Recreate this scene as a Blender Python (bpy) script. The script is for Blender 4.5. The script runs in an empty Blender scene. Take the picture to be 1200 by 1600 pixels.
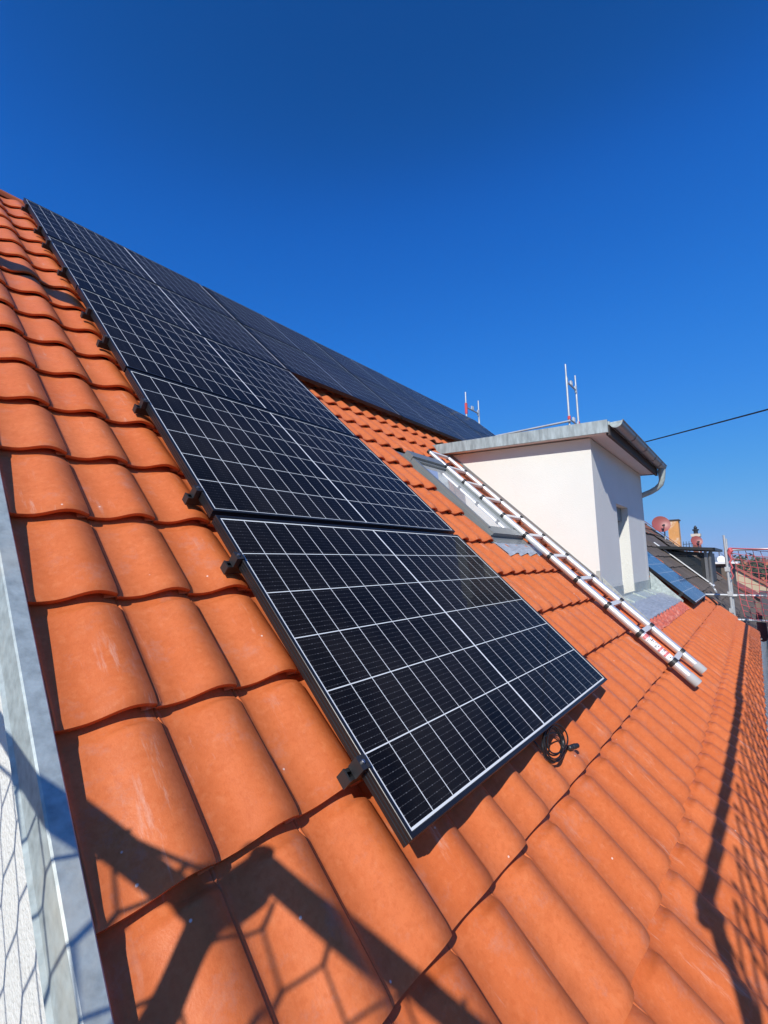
import bpy, bmesh, math, random
from math import sin, cos, pi, radians, sqrt
from mathutils import Vector, Matrix
random.seed(7)
SC = bpy.context.scene
COL = SC.collection

# ------------------------------------------------------------------ camera, sky, sun, exposure
Z0 = 9.0                                   # height of the roof reference point above the street
PITCH = 0.758271
CAM = Vector((-0.84028, -0.62552, 0.58607 + Z0))
RIGHT = Vector((0.633746, -0.773269, -0.020532))
DOWN = Vector((0.079537, 0.091542, -0.992620))
FWD = Vector((0.769441, 0.627436, 0.119517))
cd = bpy.data.cameras.new("camera")
cam = bpy.data.objects.new("camera", cd)
COL.objects.link(cam)
m = Matrix.Identity(4)
for i in range(3):
    m[i][0], m[i][1], m[i][2], m[i][3] = RIGHT[i], -DOWN[i], -FWD[i], CAM[i]
cam.matrix_world = m
cd.sensor_fit = 'HORIZONTAL'
cd.sensor_width = 36.0
cd.lens = 21.0863
cd.clip_start = 0.02
cd.clip_end = 9000
SC.camera = cam

SUNV = Vector((-1.2, -0.427, 0.974)).normalized()      # towards the sun
EL = math.asin(SUNV.z)
world = bpy.data.worlds.new("World")
SC.world = world
world.use_nodes = True
wn = world.node_tree.nodes
wl = world.node_tree.links
bg = wn["Background"]
sky = wn.new("ShaderNodeTexSky")
sky.sky_type = 'NISHITA'
sky.sun_disc = False
sky.sun_elevation = EL
sky.sun_rotation = math.atan2(SUNV.x, SUNV.y)
sky.altitude = 500
sky.air_density = 1.0
sky.dust_density = 0.2
sky.ozone_density = 4.0
bg.inputs[1].default_value = 0.10
# the phone's colour rendering of the clear sky: one curve per channel, applied to the whole sky alike
sc_in = wn.new("ShaderNodeVectorMath")
sc_in.operation = 'SCALE'
sc_in.inputs["Scale"].default_value = 0.1
wl.new(sky.outputs[0], sc_in.inputs[0])
crv = wn.new("ShaderNodeRGBCurve")
mp_ = crv.mapping
mp_.use_clip = False
mp_.extend = 'EXTRAPOLATED'
for ci, pts_ in enumerate((((0.05, 0.0056), (0.072, 0.0116), (0.158, 0.040), (0.413, 0.133), (0.727, 0.223), (1.0, 0.30)),
                           ((0.094, 0.070), (0.133, 0.130), (0.286, 0.250), (0.649, 0.402), (0.89, 0.43), (1.0, 0.46)),
                           ((0.195, 0.296), (0.268, 0.545), (0.517, 0.776), (0.871, 0.815), (1.0, 0.82)))):
    c_ = mp_.curves[ci]
    c_.points[0].location = (0, 0)
    c_.points[1].location = pts_[-1]
    for p_ in pts_[:-1]:
        c_.points.new(*p_)
    for p_ in c_.points:
        p_.handle_type = 'AUTO_CLAMPED'
mp_.update()
wl.new(sc_in.outputs[0], crv.inputs["Color"])
sc_out = wn.new("ShaderNodeVectorMath")
sc_out.operation = 'SCALE'
sc_out.inputs["Scale"].default_value = 10.0
wl.new(crv.outputs[0], sc_out.inputs[0])
wl.new(sc_out.outputs[0], bg.inputs[0])

sd = bpy.data.lights.new("sun", 'SUN')
sd.energy = 4.7
sd.angle = radians(0.53)
sd.color = (1.0, 0.965, 0.90)
sun = bpy.data.objects.new("sun", sd)
COL.objects.link(sun)
sun.rotation_euler = (-SUNV).to_track_quat('-Z', 'Y').to_euler()
sun.location = (-20, -8, 40)

SC.view_settings.view_transform = 'Standard'
SC.view_settings.look = 'None'
SC.view_settings.gamma = 1.0
SC.view_settings.exposure = 0.0
SC.view_settings.use_curve_mapping = False

# ------------------------------------------------------------------ helpers
cP, sP = cos(PITCH), sin(PITCH)


def W(u, v, n):
    """roof coordinates (along the eave, up the slope, off the slope) -> world"""
    return Vector((u, v * cP - n * sP, v * sP + n * cP + Z0))


def Z(x, y, z):
    return Vector((x, y, z + Z0))


ROOFROT = Matrix.Rotation(PITCH, 4, 'X')


class MB:
    def __init__(s):
        s.v, s.f, s.mi, s.cur = [], [], [], 0

    def mat(s, i):
        s.cur = i
        return s

    def add(s, verts, faces):
        o = len(s.v)
        s.v += [tuple(p) for p in verts]
        for f in faces:
            s.f.append(tuple(o + k for k in f))
            s.mi.append(s.cur)
        return s

    def box(s, a, b):
        x0, y0, z0 = a
        x1, y1, z1 = b
        return s.add([(x0, y0, z0), (x1, y0, z0), (x1, y1, z0), (x0, y1, z0), (x0, y0, z1), (x1, y0, z1), (x1, y1, z1), (x0, y1, z1)],
                     [(3, 2, 1, 0), (4, 5, 6, 7), (0, 1, 5, 4), (1, 2, 6, 5), (2, 3, 7, 6), (3, 0, 4, 7)])

    def hexa(s, p):
        return s.add(p, [(3, 2, 1, 0), (4, 5, 6, 7), (0, 1, 5, 4), (1, 2, 6, 5), (2, 3, 7, 6), (3, 0, 4, 7)])

    def slab(s, quad, d):
        """a quad thickened along vector d"""
        d = Vector(d)
        q = [Vector(p) for p in quad]
        n = len(q)
        vs = q + [p + d for p in q]
        fs = [tuple(reversed(range(n))), tuple(range(n, 2 * n))]
        for i in range(n):
            j = (i + 1) % n
            fs.append((i, j, n + j, n + i))
        return s.add(vs, fs)

    def tube(s, pts, r, seg=10, caps=True, closed=False):
        P = [Vector(p) for p in pts]
        n = len(P)
        rs = r if isinstance(r, (list, tuple)) else [r] * n
        up = None
        vs, fs = [], []
        for i in range(n):
            if closed:
                t = P[(i + 1) % n] - P[i - 1]
            else:
                t = P[min(i + 1, n - 1)] - P[max(i - 1, 0)]
            t.normalize()
            if up is None:
                a = Vector((0, 0, 1)) if abs(t.z) < 0.9 else Vector((1, 0, 0))
                up = t.cross(a).normalized()
            else:
                up = (up - t * up.dot(t))
                if up.length < 1e-6:
                    up = t.orthogonal()
                up.normalize()
            w = t.cross(up)
            for k in range(seg):
                an = 2 * pi * k / seg
                vs.append(P[i] + (up * cos(an) + w * sin(an)) * rs[i])
        m_ = n if closed else n - 1
        for i in range(m_):
            for k in range(seg):
                a, b = i * seg + k, i * seg + (k + 1) % seg
                c, d = ((i + 1) % n) * seg + (k + 1) % seg, ((i + 1) % n) * seg + k
                fs.append((a, b, c, d))
        if caps and not closed:
            fs.append(tuple(reversed(range(seg))))
            fs.append(tuple((n - 1) * seg + k for k in range(seg)))
        return s.add(vs, fs)

    def cyl(s, a, b, r, seg=16):
        return s.tube([a, b], r, seg)

    def mesh(s, name, mats, smooth=False):
        me = bpy.data.meshes.new(name)
        me.from_pydata(s.v, [], s.f)
        for mm in (mats if isinstance(mats, (list, tuple)) else [mats]):
            me.materials.append(mm)
        if any(s.mi):
            me.polygons.foreach_set("material_index", s.mi)
        me.update()
        bm = bmesh.new()
        bm.from_mesh(me)
        bmesh.ops.recalc_face_normals(bm, faces=bm.faces)
        bm.to_mesh(me)
        bm.free()
        if smooth:
            me.polygons.foreach_set("use_smooth", [True] * len(me.polygons))
            try:
                me.set_sharp_from_angle(angle=radians(38))
            except Exception:
                pass
        return me

    def build(s, name, mats, parent=None, smooth=False, base=None):
        """link as one object; vertices are given in the parent's frame (or world), base = the object's own origin"""
        if base is not None:
            b = Vector(base)
            s.v = [tuple(Vector(p) - b) for p in s.v]
        o = bpy.data.objects.new(name, s.mesh(name, mats, smooth))
        COL.objects.link(o)
        if parent is not None:
            o.parent = parent
        if base is not None:
            o.location = base
        return o


def inst(name, me, parent=None, loc=(0, 0, 0), rot=None):
    o = bpy.data.objects.new(name, me)
    COL.objects.link(o)
    if parent is not None:
        o.parent = parent
    o.location = loc
    if rot is not None:
        o.rotation_euler = rot
    return o


def tag(o, label=None, cat=None, group=None, kind=None):
    if label:
        o["label"] = label
    if cat:
        o["category"] = cat
    if group:
        o["group"] = group
    if kind:
        o["kind"] = kind
    return o


def empty(name, loc=(0, 0, 0), rot=(0, 0, 0)):
    o = bpy.data.objects.new(name, None)
    o.empty_display_size = 0.2
    COL.objects.link(o)
    o.location = loc
    o.rotation_euler = rot
    return o


def roof_empty(name, u, v, n):
    return empty(name, W(u, v, n), (PITCH, 0, 0))


# ------------------------------------------------------------------ materials
MATS = {}


def mat(name, color=(0.5, 0.5, 0.5), rough=0.6, metal=0.0, var=0.0, vscale=6.0, bump=0.0, bscale=60.0, coat=0.0, coatr=0.05,
        rnd=0.0, streak=None, spec=0.5, stain=None, stain_amt=0.0, stain_scale=3.0):
    mt = bpy.data.materials.new(name)
    mt.use_nodes = True
    N, L = mt.node_tree.nodes, mt.node_tree.links
    b = N["Principled BSDF"]
    b.inputs["Roughness"].default_value = rough
    b.inputs["Metallic"].default_value = metal
    b.inputs["Specular IOR Level"].default_value = spec
    b.inputs["Coat Weight"].default_value = coat
    b.inputs["Coat Roughness"].default_value = coatr
    tc = N.new("ShaderNodeTexCoord")
    colsock = None
    rgb = N.new("ShaderNodeRGB")
    rgb.outputs[0].default_value = (*color, 1)
    colsock = rgb.outputs[0]
    mapping = tc.outputs["Object"]
    if streak:
        mp = N.new("ShaderNodeMapping")
        mp.inputs["Scale"].default_value = streak
        L.new(tc.outputs["Object"], mp.inputs[0])
        mapping = mp.outputs[0]
    if var > 0:
        nz = N.new("ShaderNodeTexNoise")
        nz.inputs["Scale"].default_value = vscale
        nz.inputs["Detail"].default_value = 6
        nz.inputs["Roughness"].default_value = 0.6
        L.new(mapping, nz.inputs["Vector"])
        mr = N.new("ShaderNodeMapRange")
        mr.inputs["From Min"].default_value = 0.3
        mr.inputs["From Max"].default_value = 0.7
        mr.inputs["To Min"].default_value = 1 - var
        mr.inputs["To Max"].default_value = 1 + var
        L.new(nz.outputs["Fac"], mr.inputs["Value"])
        hs = N.new("ShaderNodeHueSaturation")
        L.new(mr.outputs[0], hs.inputs["Value"])
        L.new(colsock, hs.inputs["Color"])
        colsock = hs.outputs[0]
    if rnd > 0:
        oi = N.new("ShaderNodeObjectInfo")
        mr = N.new("ShaderNodeMapRange")
        mr.inputs["To Min"].default_value = 1 - rnd
        mr.inputs["To Max"].default_value = 1 + rnd
        L.new(oi.outputs["Random"], mr.inputs["Value"])
        hs = N.new("ShaderNodeHueSaturation")
        L.new(mr.outputs[0], hs.inputs["Value"])
        L.new(colsock, hs.inputs["Color"])
        colsock = hs.outputs[0]
    if stain:
        nz = N.new("ShaderNodeTexNoise")
        nz.inputs["Scale"].default_value = stain_scale
        nz.inputs["Detail"].default_value = 8
        nz.inputs["Roughness"].default_value = 0.7
        L.new(mapping, nz.inputs["Vector"])
        mr = N.new("ShaderNodeMapRange")
        mr.inputs["From Min"].default_value = 0.5
        mr.inputs["From Max"].default_value = 0.72
        mr.inputs["To Max"].default_value = stain_amt
        L.new(nz.outputs["Fac"], mr.inputs["Value"])
        mx = N.new("ShaderNodeMix")
        mx.data_type = 'RGBA'
        L.new(mr.outputs[0], mx.inputs["Factor"])
        L.new(colsock, mx.inputs["A"])
        mx.inputs["B"].default_value = (*stain, 1)
        colsock = mx.outputs["Result"]
    L.new(colsock, b.inputs["Base Color"])
    if bump > 0:
        nz = N.new("ShaderNodeTexNoise")
        nz.inputs["Scale"].default_value = bscale
        nz.inputs["Detail"].default_value = 4
        L.new(tc.outputs["Object"], nz.inputs["Vector"])
        bp = N.new("ShaderNodeBump")
        bp.inputs["Strength"].default_value = 1.0
        bp.inputs["Distance"].default_value = bump
        L.new(nz.outputs["Fac"], bp.inputs["Height"])
        L.new(bp.outputs[0], b.inputs["Normal"])
    MATS[name] = mt
    return mt


def tile_material():
    """orange engobed clay: a slightly different tone per tile, pale scuffs along the slope, droplets of mortar, fine grain"""
    mt = bpy.data.materials.new("orange_clay")
    mt.use_nodes = True
    N, L = mt.node_tree.nodes, mt.node_tree.links
    b = N["Principled BSDF"]
    b.inputs["Roughness"].default_value = 0.42
    b.inputs["Specular IOR Level"].default_value = 0.20
    tc = N.new("ShaderNodeTexCoord")
    oi = N.new("ShaderNodeObjectInfo")
    geo = N.new("ShaderNodeNewGeometry")
    # world position offset by per-tile random so that patterns do not repeat from tile to tile
    pos = geo.outputs["Position"]
    sep = N.new("ShaderNodeMapping")
    sep.inputs["Rotation"].default_value = (-PITCH, 0, 0)
    L.new(pos, sep.inputs[0])
    P = sep.outputs[0]

    def noise(scale, detail=6, rough=0.6, vec=P):
        n = N.new("ShaderNodeTexNoise")
        n.inputs["Scale"].default_value = scale
        n.inputs["Detail"].default_value = detail
        n.inputs["Roughness"].default_value = rough
        L.new(vec, n.inputs["Vector"])
        return n.outputs["Fac"]

    def rng(val, a, b_, c, d):
        r = N.new("ShaderNodeMapRange")
        for k, x in zip(("From Min", "From Max", "To Min", "To Max"), (a, b_, c, d)):
            r.inputs[k].default_value = x
        L.new(val, r.inputs["Value"])
        return r.outputs[0]

    def mixc(fac, A, B):
        x = N.new("ShaderNodeMix")
        x.data_type = 'RGBA'
        L.new(fac, x.inputs["Factor"])
        for s_, y in (("A", A), ("B", B)):
            if isinstance(y, tuple):
                x.inputs[s_].default_value = (*y, 1)
            else:
                L.new(y, x.inputs[s_])
        return x.outputs["Result"]

    def mul(a, b_):
        x = N.new("ShaderNodeMath")
        x.operation = 'MULTIPLY'
        L.new(a, x.inputs[0])
        if isinstance(b_, float):
            x.inputs[1].default_value = b_
        else:
            L.new(b_, x.inputs[1])
        return x.outputs[0]
    c = mixc(oi.outputs["Random"], (0.580, 0.138, 0.039), (0.650, 0.170, 0.054))
    c = mixc(rng(noise(2.6), 0.35, 0.68, 0.0, 0.45), c, (0.67, 0.200, 0.070))
    c = mixc(rng(noise(14, 8, 0.75), 0.42, 0.75, 0.0, 0.6), c, (0.48, 0.108, 0.028))
    c = mixc(rng(noise(75, 4, 0.6), 0.48, 0.68, 0.0, 0.40), c, (0.50, 0.105, 0.026))
    c = mixc(rng(noise(48, 5, 0.6), 0.54, 0.70, 0.0, 0.34), c, (0.70, 0.23, 0.09))
    # pale scuffs: noise stretched along the slope, only in some places
    st = N.new("ShaderNodeMapping")
    st.inputs["Scale"].default_value = (38, 5, 5)
    L.new(P, st.inputs[0])
    sc = rng(noise(1.0, 7, 0.72, st.outputs[0]), 0.565, 0.68, 0.0, 1.0)
    where = rng(noise(3.4, 3, 0.5), 0.51, 0.62, 0.0, 1.0)
    c = mixc(mul(mul(sc, where), 0.42), c, (0.66, 0.43, 0.33))
    # greyish handling smears
    sm = rng(noise(9.0, 9, 0.78), 0.54, 0.70, 0.0, 0.42)
    c = mixc(sm, c, (0.46, 0.24, 0.18))
    # small white droplets
    vo = N.new("ShaderNodeTexVoronoi")
    vo.inputs["Scale"].default_value = 17
    L.new(P, vo.inputs["Vector"])
    dist = rng(vo.outputs["Distance"], 0.035, 0.06, 1.0, 0.0)
    wn_ = N.new("ShaderNodeSeparateColor")
    L.new(vo.outputs["Color"], wn_.inputs[0])
    sel = rng(wn_.outputs[0], 0.80, 0.81, 0.0, 1.0)
    c = mixc(mul(mul(dist, sel), 0.6), c, (0.85, 0.80, 0.72))
    L.new(c, b.inputs["Base Color"])
    L.new(rng(noise(7.0, 5), 0.3, 0.7, 0.34, 0.50), b.inputs["Roughness"])
    bp = N.new("ShaderNodeBump")
    bp.inputs["Distance"].default_value = 0.0008
    bp.inputs["Strength"].default_value = 0.6
    L.new(noise(240, 4), bp.inputs["Height"])
    L.new(bp.outputs[0], b.inputs["Normal"])
    MATS["tile"] = mt
    return mt


def cell_material():
    """black half-cut silicon: faint blue, fine dashed collector wires along the cell, under glossy glass"""
    mt = bpy.data.materials.new("silicon_cell")
    mt.use_nodes = True
    N, L = mt.node_tree.nodes, mt.node_tree.links
    b = N["Principled BSDF"]
    tc = N.new("ShaderNodeTexCoord")
    sp = N.new("ShaderNodeSeparateXYZ")
    L.new(tc.outputs["Object"], sp.inputs[0])

    def math_(op, a, b_=None, c_=None):
        x = N.new("ShaderNodeMath")
        x.operation = op
        for i, y in enumerate((a, b_, c_)):
            if y is None:
                continue
            if isinstance(y, (int, float)):
                x.inputs[i].default_value = y
            else:
                L.new(y, x.inputs[i])
        return x.outputs[0]
    # ten wires across the 0.18 m side
    fr = math_('FRACT', math_('MULTIPLY', sp.outputs[1], 10 / 0.1788))
    line = math_('LESS_THAN', math_('ABSOLUTE', math_('SUBTRACT', fr, 0.5)), 0.035)
    fx = math_('FRACT', math_('MULTIPLY', sp.outputs[0], 8 / 0.0872))
    dash = math_('LESS_THAN', fx, 0.55)
    pad = math_('LESS_THAN', math_('ABSOLUTE', math_('SUBTRACT', fr, 0.5)), 0.06)
    pd = math_('MULTIPLY', pad, math_('LESS_THAN', math_('FRACT', math_('MULTIPLY', sp.outputs[0], 2 / 0.0872)), 0.10))
    amt = math_('ADD', math_('MULTIPLY', math_('MULTIPLY', line, math_('ADD', math_('MULTIPLY', dash, 0.6), 0.4)), 0.5), math_('MULTIPLY', pd, 0.6))
    oi = N.new("ShaderNodeObjectInfo")
    cr = N.new("ShaderNodeMix")
    cr.data_type = 'RGBA'
    L.new(oi.outputs["Random"], cr.inputs["Factor"])
    cr.inputs["A"].default_value = (0.0030, 0.0026, 0.0026, 1)
    cr.inputs["B"].default_value = (0.0052, 0.0044, 0.0044, 1)
    mx = N.new("ShaderNodeMix")
    mx.data_type = 'RGBA'
    mx.clamp_factor = True
    L.new(amt, mx.inputs["Factor"])
    L.new(cr.outputs["Result"], mx.inputs["A"])
    mx.inputs["B"].default_value = (0.13, 0.13, 0.135, 1)
    geo = N.new("ShaderNodeNewGeometry")
    dn = N.new("ShaderNodeTexNoise")
    dn.inputs["Scale"].default_value = 2.2
    dn.inputs["Detail"].default_value = 7
    dn.inputs["Roughness"].default_value = 0.65
    L.new(geo.outputs["Position"], dn.inputs["Vector"])
    dr_ = N.new("ShaderNodeMapRange")
    for k_, x_ in zip(("From Min", "From Max", "To Min", "To Max"), (0.42, 0.75, 0.0, 0.045)):
        dr_.inputs[k_].default_value = x_
    L.new(dn.outputs["Fac"], dr_.inputs["Value"])
    dm = N.new("ShaderNodeMix")
    dm.data_type = 'RGBA'
    L.new(dr_.outputs[0], dm.inputs["Factor"])
    L.new(mx.outputs["Result"], dm.inputs["A"])
    dm.inputs["B"].default_value = (0.26, 0.22, 0.19, 1)
    L.new(dm.outputs["Result"], b.inputs["Base Color"])
    b.inputs["Roughness"].default_value = 0.5
    b.inputs["Specular IOR Level"].default_value = 0.08
    b.inputs["Coat Weight"].default_value = 0.26
    b.inputs["Coat Roughness"].default_value = 0.025
    b.inputs["Coat IOR"].default_value = 1.30
    MATS["cell"] = mt
    return mt


TILE = tile_material()
CELL = cell_material()
BACK = mat("white_backsheet", (0.76, 0.77, 0.74), 0.5, coat=0.15, coatr=0.03, spec=0.2)
FRAME = mat("black_anodised", (0.018, 0.018, 0.020), 0.34, 0.35, bump=0.00008, bscale=400)
RAILB = mat("black_rail", (0.02, 0.02, 0.022), 0.38, 0.4)
BOLT = mat("steel_bolt", (0.35, 0.35, 0.36), 0.35, 0.9)
ALU = mat("brushed_aluminium", (0.78, 0.77, 0.75), 0.42, 0.65, var=0.06, vscale=9, streak=(40, 2, 40))
ALUCAP = mat("grey_plastic_cap", (0.42, 0.42, 0.42), 0.6)
BLKPL = mat("black_plastic", (0.022, 0.022, 0.024), 0.45)
CABLE = mat("black_cable", (0.012, 0.012, 0.013), 0.38)
ZINC = mat("galvanised_zinc", (0.37, 0.425, 0.415), 0.45, 0.10, var=0.26, vscale=34, bump=0.0008, bscale=45, stain=(0.56, 0.54, 0.44), stain_amt=0.6, stain_scale=3.2)
ZINCN = mat("streaked_zinc_fascia", (0.33, 0.38, 0.38), 0.5, 0.15, var=0.36, vscale=1.0, streak=(22, 22, 5), bump=0.0004, bscale=25)
GUTT = mat("gutter_metal", (0.25, 0.25, 0.25), 0.38, 0.7, var=0.12, vscale=4)
LEAD = mat("lead_apron", (0.33, 0.355, 0.39), 0.5, 0.06, var=0.25, vscale=5, streak=(2, 8, 8), bump=0.002, bscale=9, stain=(0.4, 0.43, 0.47), stain_amt=0.6, stain_scale=4)
PLAST = mat("white_plaster", (0.715, 0.71, 0.65), 0.9, var=0.03, vscale=2.2, bump=0.0055, bscale=95)
PLASTF = mat("white_plaster_smooth", (0.715, 0.71, 0.65), 0.9, var=0.035, vscale=1.3, bump=0.0018, bscale=110)
SOFF = mat("white_soffit_board", (0.72, 0.69, 0.66), 0.8, var=0.03)
PVC = mat("white_window_frame", (0.82, 0.82, 0.82), 0.35)
GREYAL = mat("grey_roof_window_aluminium", (0.21, 0.228, 0.225), 0.42, 0.25, var=0.06)
UNDER = mat("dark_roof_underlay", (0.022, 0.018, 0.018), 0.9)
WOOD = mat("dark_fascia_wood", (0.06, 0.05, 0.045), 0.8)
GALV = mat("galvanised_tube", (0.52, 0.54, 0.54), 0.45, 0.45, var=0.14, vscale=5, stain=(0.70, 0.68, 0.64), stain_amt=0.6, stain_scale=7)
PINK = mat("red_coupling_paint", (0.62, 0.06, 0.06), 0.5, var=0.1)
NETM = mat("faded_red_net_cord", (0.55, 0.10, 0.11), 0.7, var=0.1, vscale=3)
PLANK = mat("grey_scaffold_plank", (0.30, 0.28, 0.25), 0.85, var=0.25, vscale=2, streak=(1, 14, 14))
REDLEAD = mat("red_crinkled_flashing", (0.50, 0.115, 0.070), 0.5, var=0.2, vscale=14, stain=(0.62, 0.36, 0.30), stain_amt=0.7, stain_scale=22)


def glass_mat(name, tint=(0.02, 0.025, 0.03), rough=0.02, spec=0.6):
    return mat(name, tint, rough, spec=spec, coat=1.0, coatr=0.01)


GLASS = glass_mat("window_glass_dark")
GLASSB = glass_mat("roof_window_glass", (0.56, 0.56, 0.53), 0.06)  # pale base colour paints in the bright reflection of the white dormer cheek

# ------------------------------------------------------------------ the ground
gm = mat("dry_ground", (0.13, 0.12, 0.085), 0.95, var=0.3, vscale=0.06, stain=(0.07, 0.085, 0.04), stain_amt=0.9, stain_scale=0.03)
b_ = MB()
b_.add([(-3000, -3000, 0), (4500, -3000, 0), (4500, 3000, 0), (-3000, 3000, 0)], [(0, 1, 2, 3)])
tag(b_.build("ground", gm), kind="structure")
asph = mat("asphalt", (0.055, 0.055, 0.057), 0.9, var=0.15, vscale=1.5, bump=0.003, bscale=60)
b_ = MB()
b_.add([(-60, -12.0, 0.004), (180, -12.0, 0.004), (180, -4.6, 0.004), (-60, -4.6, 0.004)], [(0, 1, 2, 3)])
tag(b_.build("road", asph), kind="structure")
pave = mat("grey_pavement", (0.24, 0.235, 0.225), 0.9, var=0.12, vscale=1.2)
b_ = MB()
b_.box((-60, -4.6, -0.02), (180, -0.46, 0.13))
tag(b_.build("pavement", pave), kind="structure")

# ------------------------------------------------------------------ the house
house = tag(empty("house", (0, 0, 0)), "house with an orange clay tile roof, white plaster dormer and white gable wall", "house")
U0, U1 = -0.547, 9.053
FIRST_TRIM = 0.012
NT = -0.129                # tile bed
RIDGE_V = 6.10
ry, rz = W(0, RIDGE_V, -0.16).y, W(0, RIDGE_V, -0.16).z
ey, ez = W(0, -0.84, -0.17).y, W(0, -0.84, -0.17).z
# gable wall: a pentagon of some thickness, its top follows the slopes
gy0 = -0.40


def gable(x0, x1):
    pts = [(gy0, 0.0), (2 * ry - gy0, 0.0), (2 * ry - gy0, ez - 0.05), (ry, rz - 0.06), (gy0, ez + 0.06)]
    b = MB()
    b.slab([(x0, y, z) for y, z in pts], (x1 - x0, 0, 0))
    return b


gable(-0.572, -0.25).build("gable_wall", PLAST, house)
gable(8.75, 9.02).build("gable_wall", PLAST, house)
b_ = MB()
b_.box((-0.25, gy0, 0), (8.75, gy0 + 0.3, ez - 0.02))
b_.build("facade_wall", PLASTF, house)
b_ = MB()
b_.box((-0.25, 2 * ry - gy0 - 0.3, 0), (8.75, 2 * ry - gy0, ez - 0.08))
b_.build("facade_wall", PLASTF, house)
# underlay (dark membrane) under the tiles with an opening under the roof window, and the back slope
b_ = MB()


def rquad(b, u0, u1, v0, v1, n, th=0.02):
    b.slab([W(u0, v0, n), W(u1, v0, n), W(u1, v1, n), W(u0, v1, n)], W(0, 0, -th) - W(0, 0, 0))


rquad(b_, -0.54, 3.83, -0.80, RIDGE_V, -0.165)
rquad(b_, 3.83, 6.39, -0.80, 0.10, -0.165)
rquad(b_, 3.83, 6.39, 3.0, RIDGE_V, -0.165)
rquad(b_, 6.39, 9.02, -0.80, RIDGE_V, -0.165)
b_.build("roof_underlay", UNDER, house)
b_ = MB()
b_.slab([(-0.6, ry, rz + 0.07), (9.06, ry, rz + 0.07), (9.06, 2 * ry - ey + 0.3, ez - 0.2), (-0.6, 2 * ry - ey + 0.3, ez - 0.2)], (0, 0.05, -0.06))
b_.build("back_roof_slope", TILE, house)


# one roof tile: an S profile with a flat pan, a roll, a nose at the lower edge and a sunk head
TW, TP, TL = 0.200, 0.347, 0.392


def sst(a, b, x):
    t = min(1, max(0, (x - a) / (b - a)))
    return t * t * (3 - 2 * t)


def tile_h(x, y):
    """height of the tile's upper face, x across 0..1, y metres up from the lower edge"""
    A = 0.0335
    if x < 0.73:
        h = A * sst(0.26, 0.73, x)
    else:
        h = A * (1 - 0.60 * max(0, (x - 0.73) / 0.27) ** 2)
    h -= 0.0022 * sst(0.36, 0.16, x) * sst(0.02, 0.14, x)
    rib = 0.0050 * max(0, 1 - abs(x - 0.035) / 0.03)
    base = 0.0225 * (1 - y / TP)
    nose = 0.0085 * max(0, 1 - y / 0.032) ** 2 * (0.35 + 0.65 * h / A)
    head = sst(0.306, 0.330, y) * (0.0045 + 0.5 * h)
    return base + h + rib * (1 if y > 0.006 else 0.4) - nose - head


def tile_mesh(name, xs, ys, x_off=0.0):
    b = MB()
    nx, ny = len(xs), len(ys)
    top = [[(x * TW + x_off, y, tile_h(x, y)) for x in xs] for y in ys]
    vs = [p for r in top for p in r]
    fs = [(j * nx + i, j * nx + i + 1, (j + 1) * nx + i + 1, (j + 1) * nx + i) for j in range(ny - 1) for i in range(nx - 1)]
    b.add(vs, fs)
    th = 0.013
    # lower edge: face, then a strip of underside
    e = top[0]
    fr = list(e) + [(p[0], p[1] + 0.001, p[2] - th) for p in e] + [(p[0], p[1] + 0.07, p[2] - th - 0.004) for p in e]
    b.add(fr, [(k * nx + i, k * nx + i + 1, (k + 1) * nx + i + 1, (k + 1) * nx + i) for k in (0, 1) for i in range(nx - 1)])
    # right side, then a strip under it
    s = [r[-1] for r in top]
    sr = list(s) + [(p[0] + 0.001, p[1], p[2] - th) for p in s] + [(p[0] - 0.03, p[1], p[2] - th - 0.002) for p in s]
    b.add(sr, [(k * ny + i, k * ny + i + 1, (k + 1) * ny + i + 1, (k + 1) * ny + i) for k in (0, 1) for i in range(ny - 1)])
    l = [r[0] for r in top]
    sl = list(l) + [(p[0], p[1], p[2] - th) for p in l]
    b.add(sl, [(i, i + 1, ny + i + 1, ny + i) for i in range(ny - 1)])
    me = b.mesh(name, TILE)
    me.polygons.foreach_set("use_smooth", [True] * len(me.polygons))
    # only the grid faces are smoothed together: faces across the rims stay sharp because their vertices are separate
    return me


XS = [0, 0.02, 0.035, 0.05, 0.07, 0.12, 0.18, 0.25, 0.32, 0.38, 0.44, 0.50, 0.56, 0.62, 0.68, 0.74, 0.80, 0.86, 0.91, 0.955, 0.985, 1.0]
YS = [0, 0.004, 0.009, 0.016, 0.024, 0.033, 0.06, 0.12, 0.20, 0.27, 0.304, 0.312, 0.320, 0.330, 0.345, TL]
tile_me = tile_mesh("roof_tile", XS, YS)
XL = [0, 0.035, 0.07, 0.18, 0.30, 0.42, 0.54, 0.66, 0.76, 0.88, 0.97, 1.0]
YL = [0, 0.010, 0.033, 0.17, 0.30, 0.335, TL]
tile_lo = tile_mesh("roof_tile_far", XL, YL)

V1 = -0.518
PAN_RECTS = []             # panel rectangles, to know which tiles are hidden
PW_, PH_, PG_ = 1.677, 1.134, 0.0222
COLP, ROWP = 1.712, PH_ + PG_
for r in range(5):
    PAN_RECTS.append((0, PW_, r * ROWP, r * ROWP + PH_))
for c in range(1, 5):
    for r in (3, 4):
        PAN_RECTS.append((c * COLP, c * COLP + PW_, r * ROWP, r * ROWP + PH_))
PAN_RECTS.append((6.45, 6.45 + PW_, 0.03, 0.03 + PH_))


def project(p):
    d = p - CAM
    f = d.dot(FWD)
    return 600 + 702.875 * d.dot(RIGHT) / f, 800 + 702.875 * d.dot(DOWN) / f, f


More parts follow.
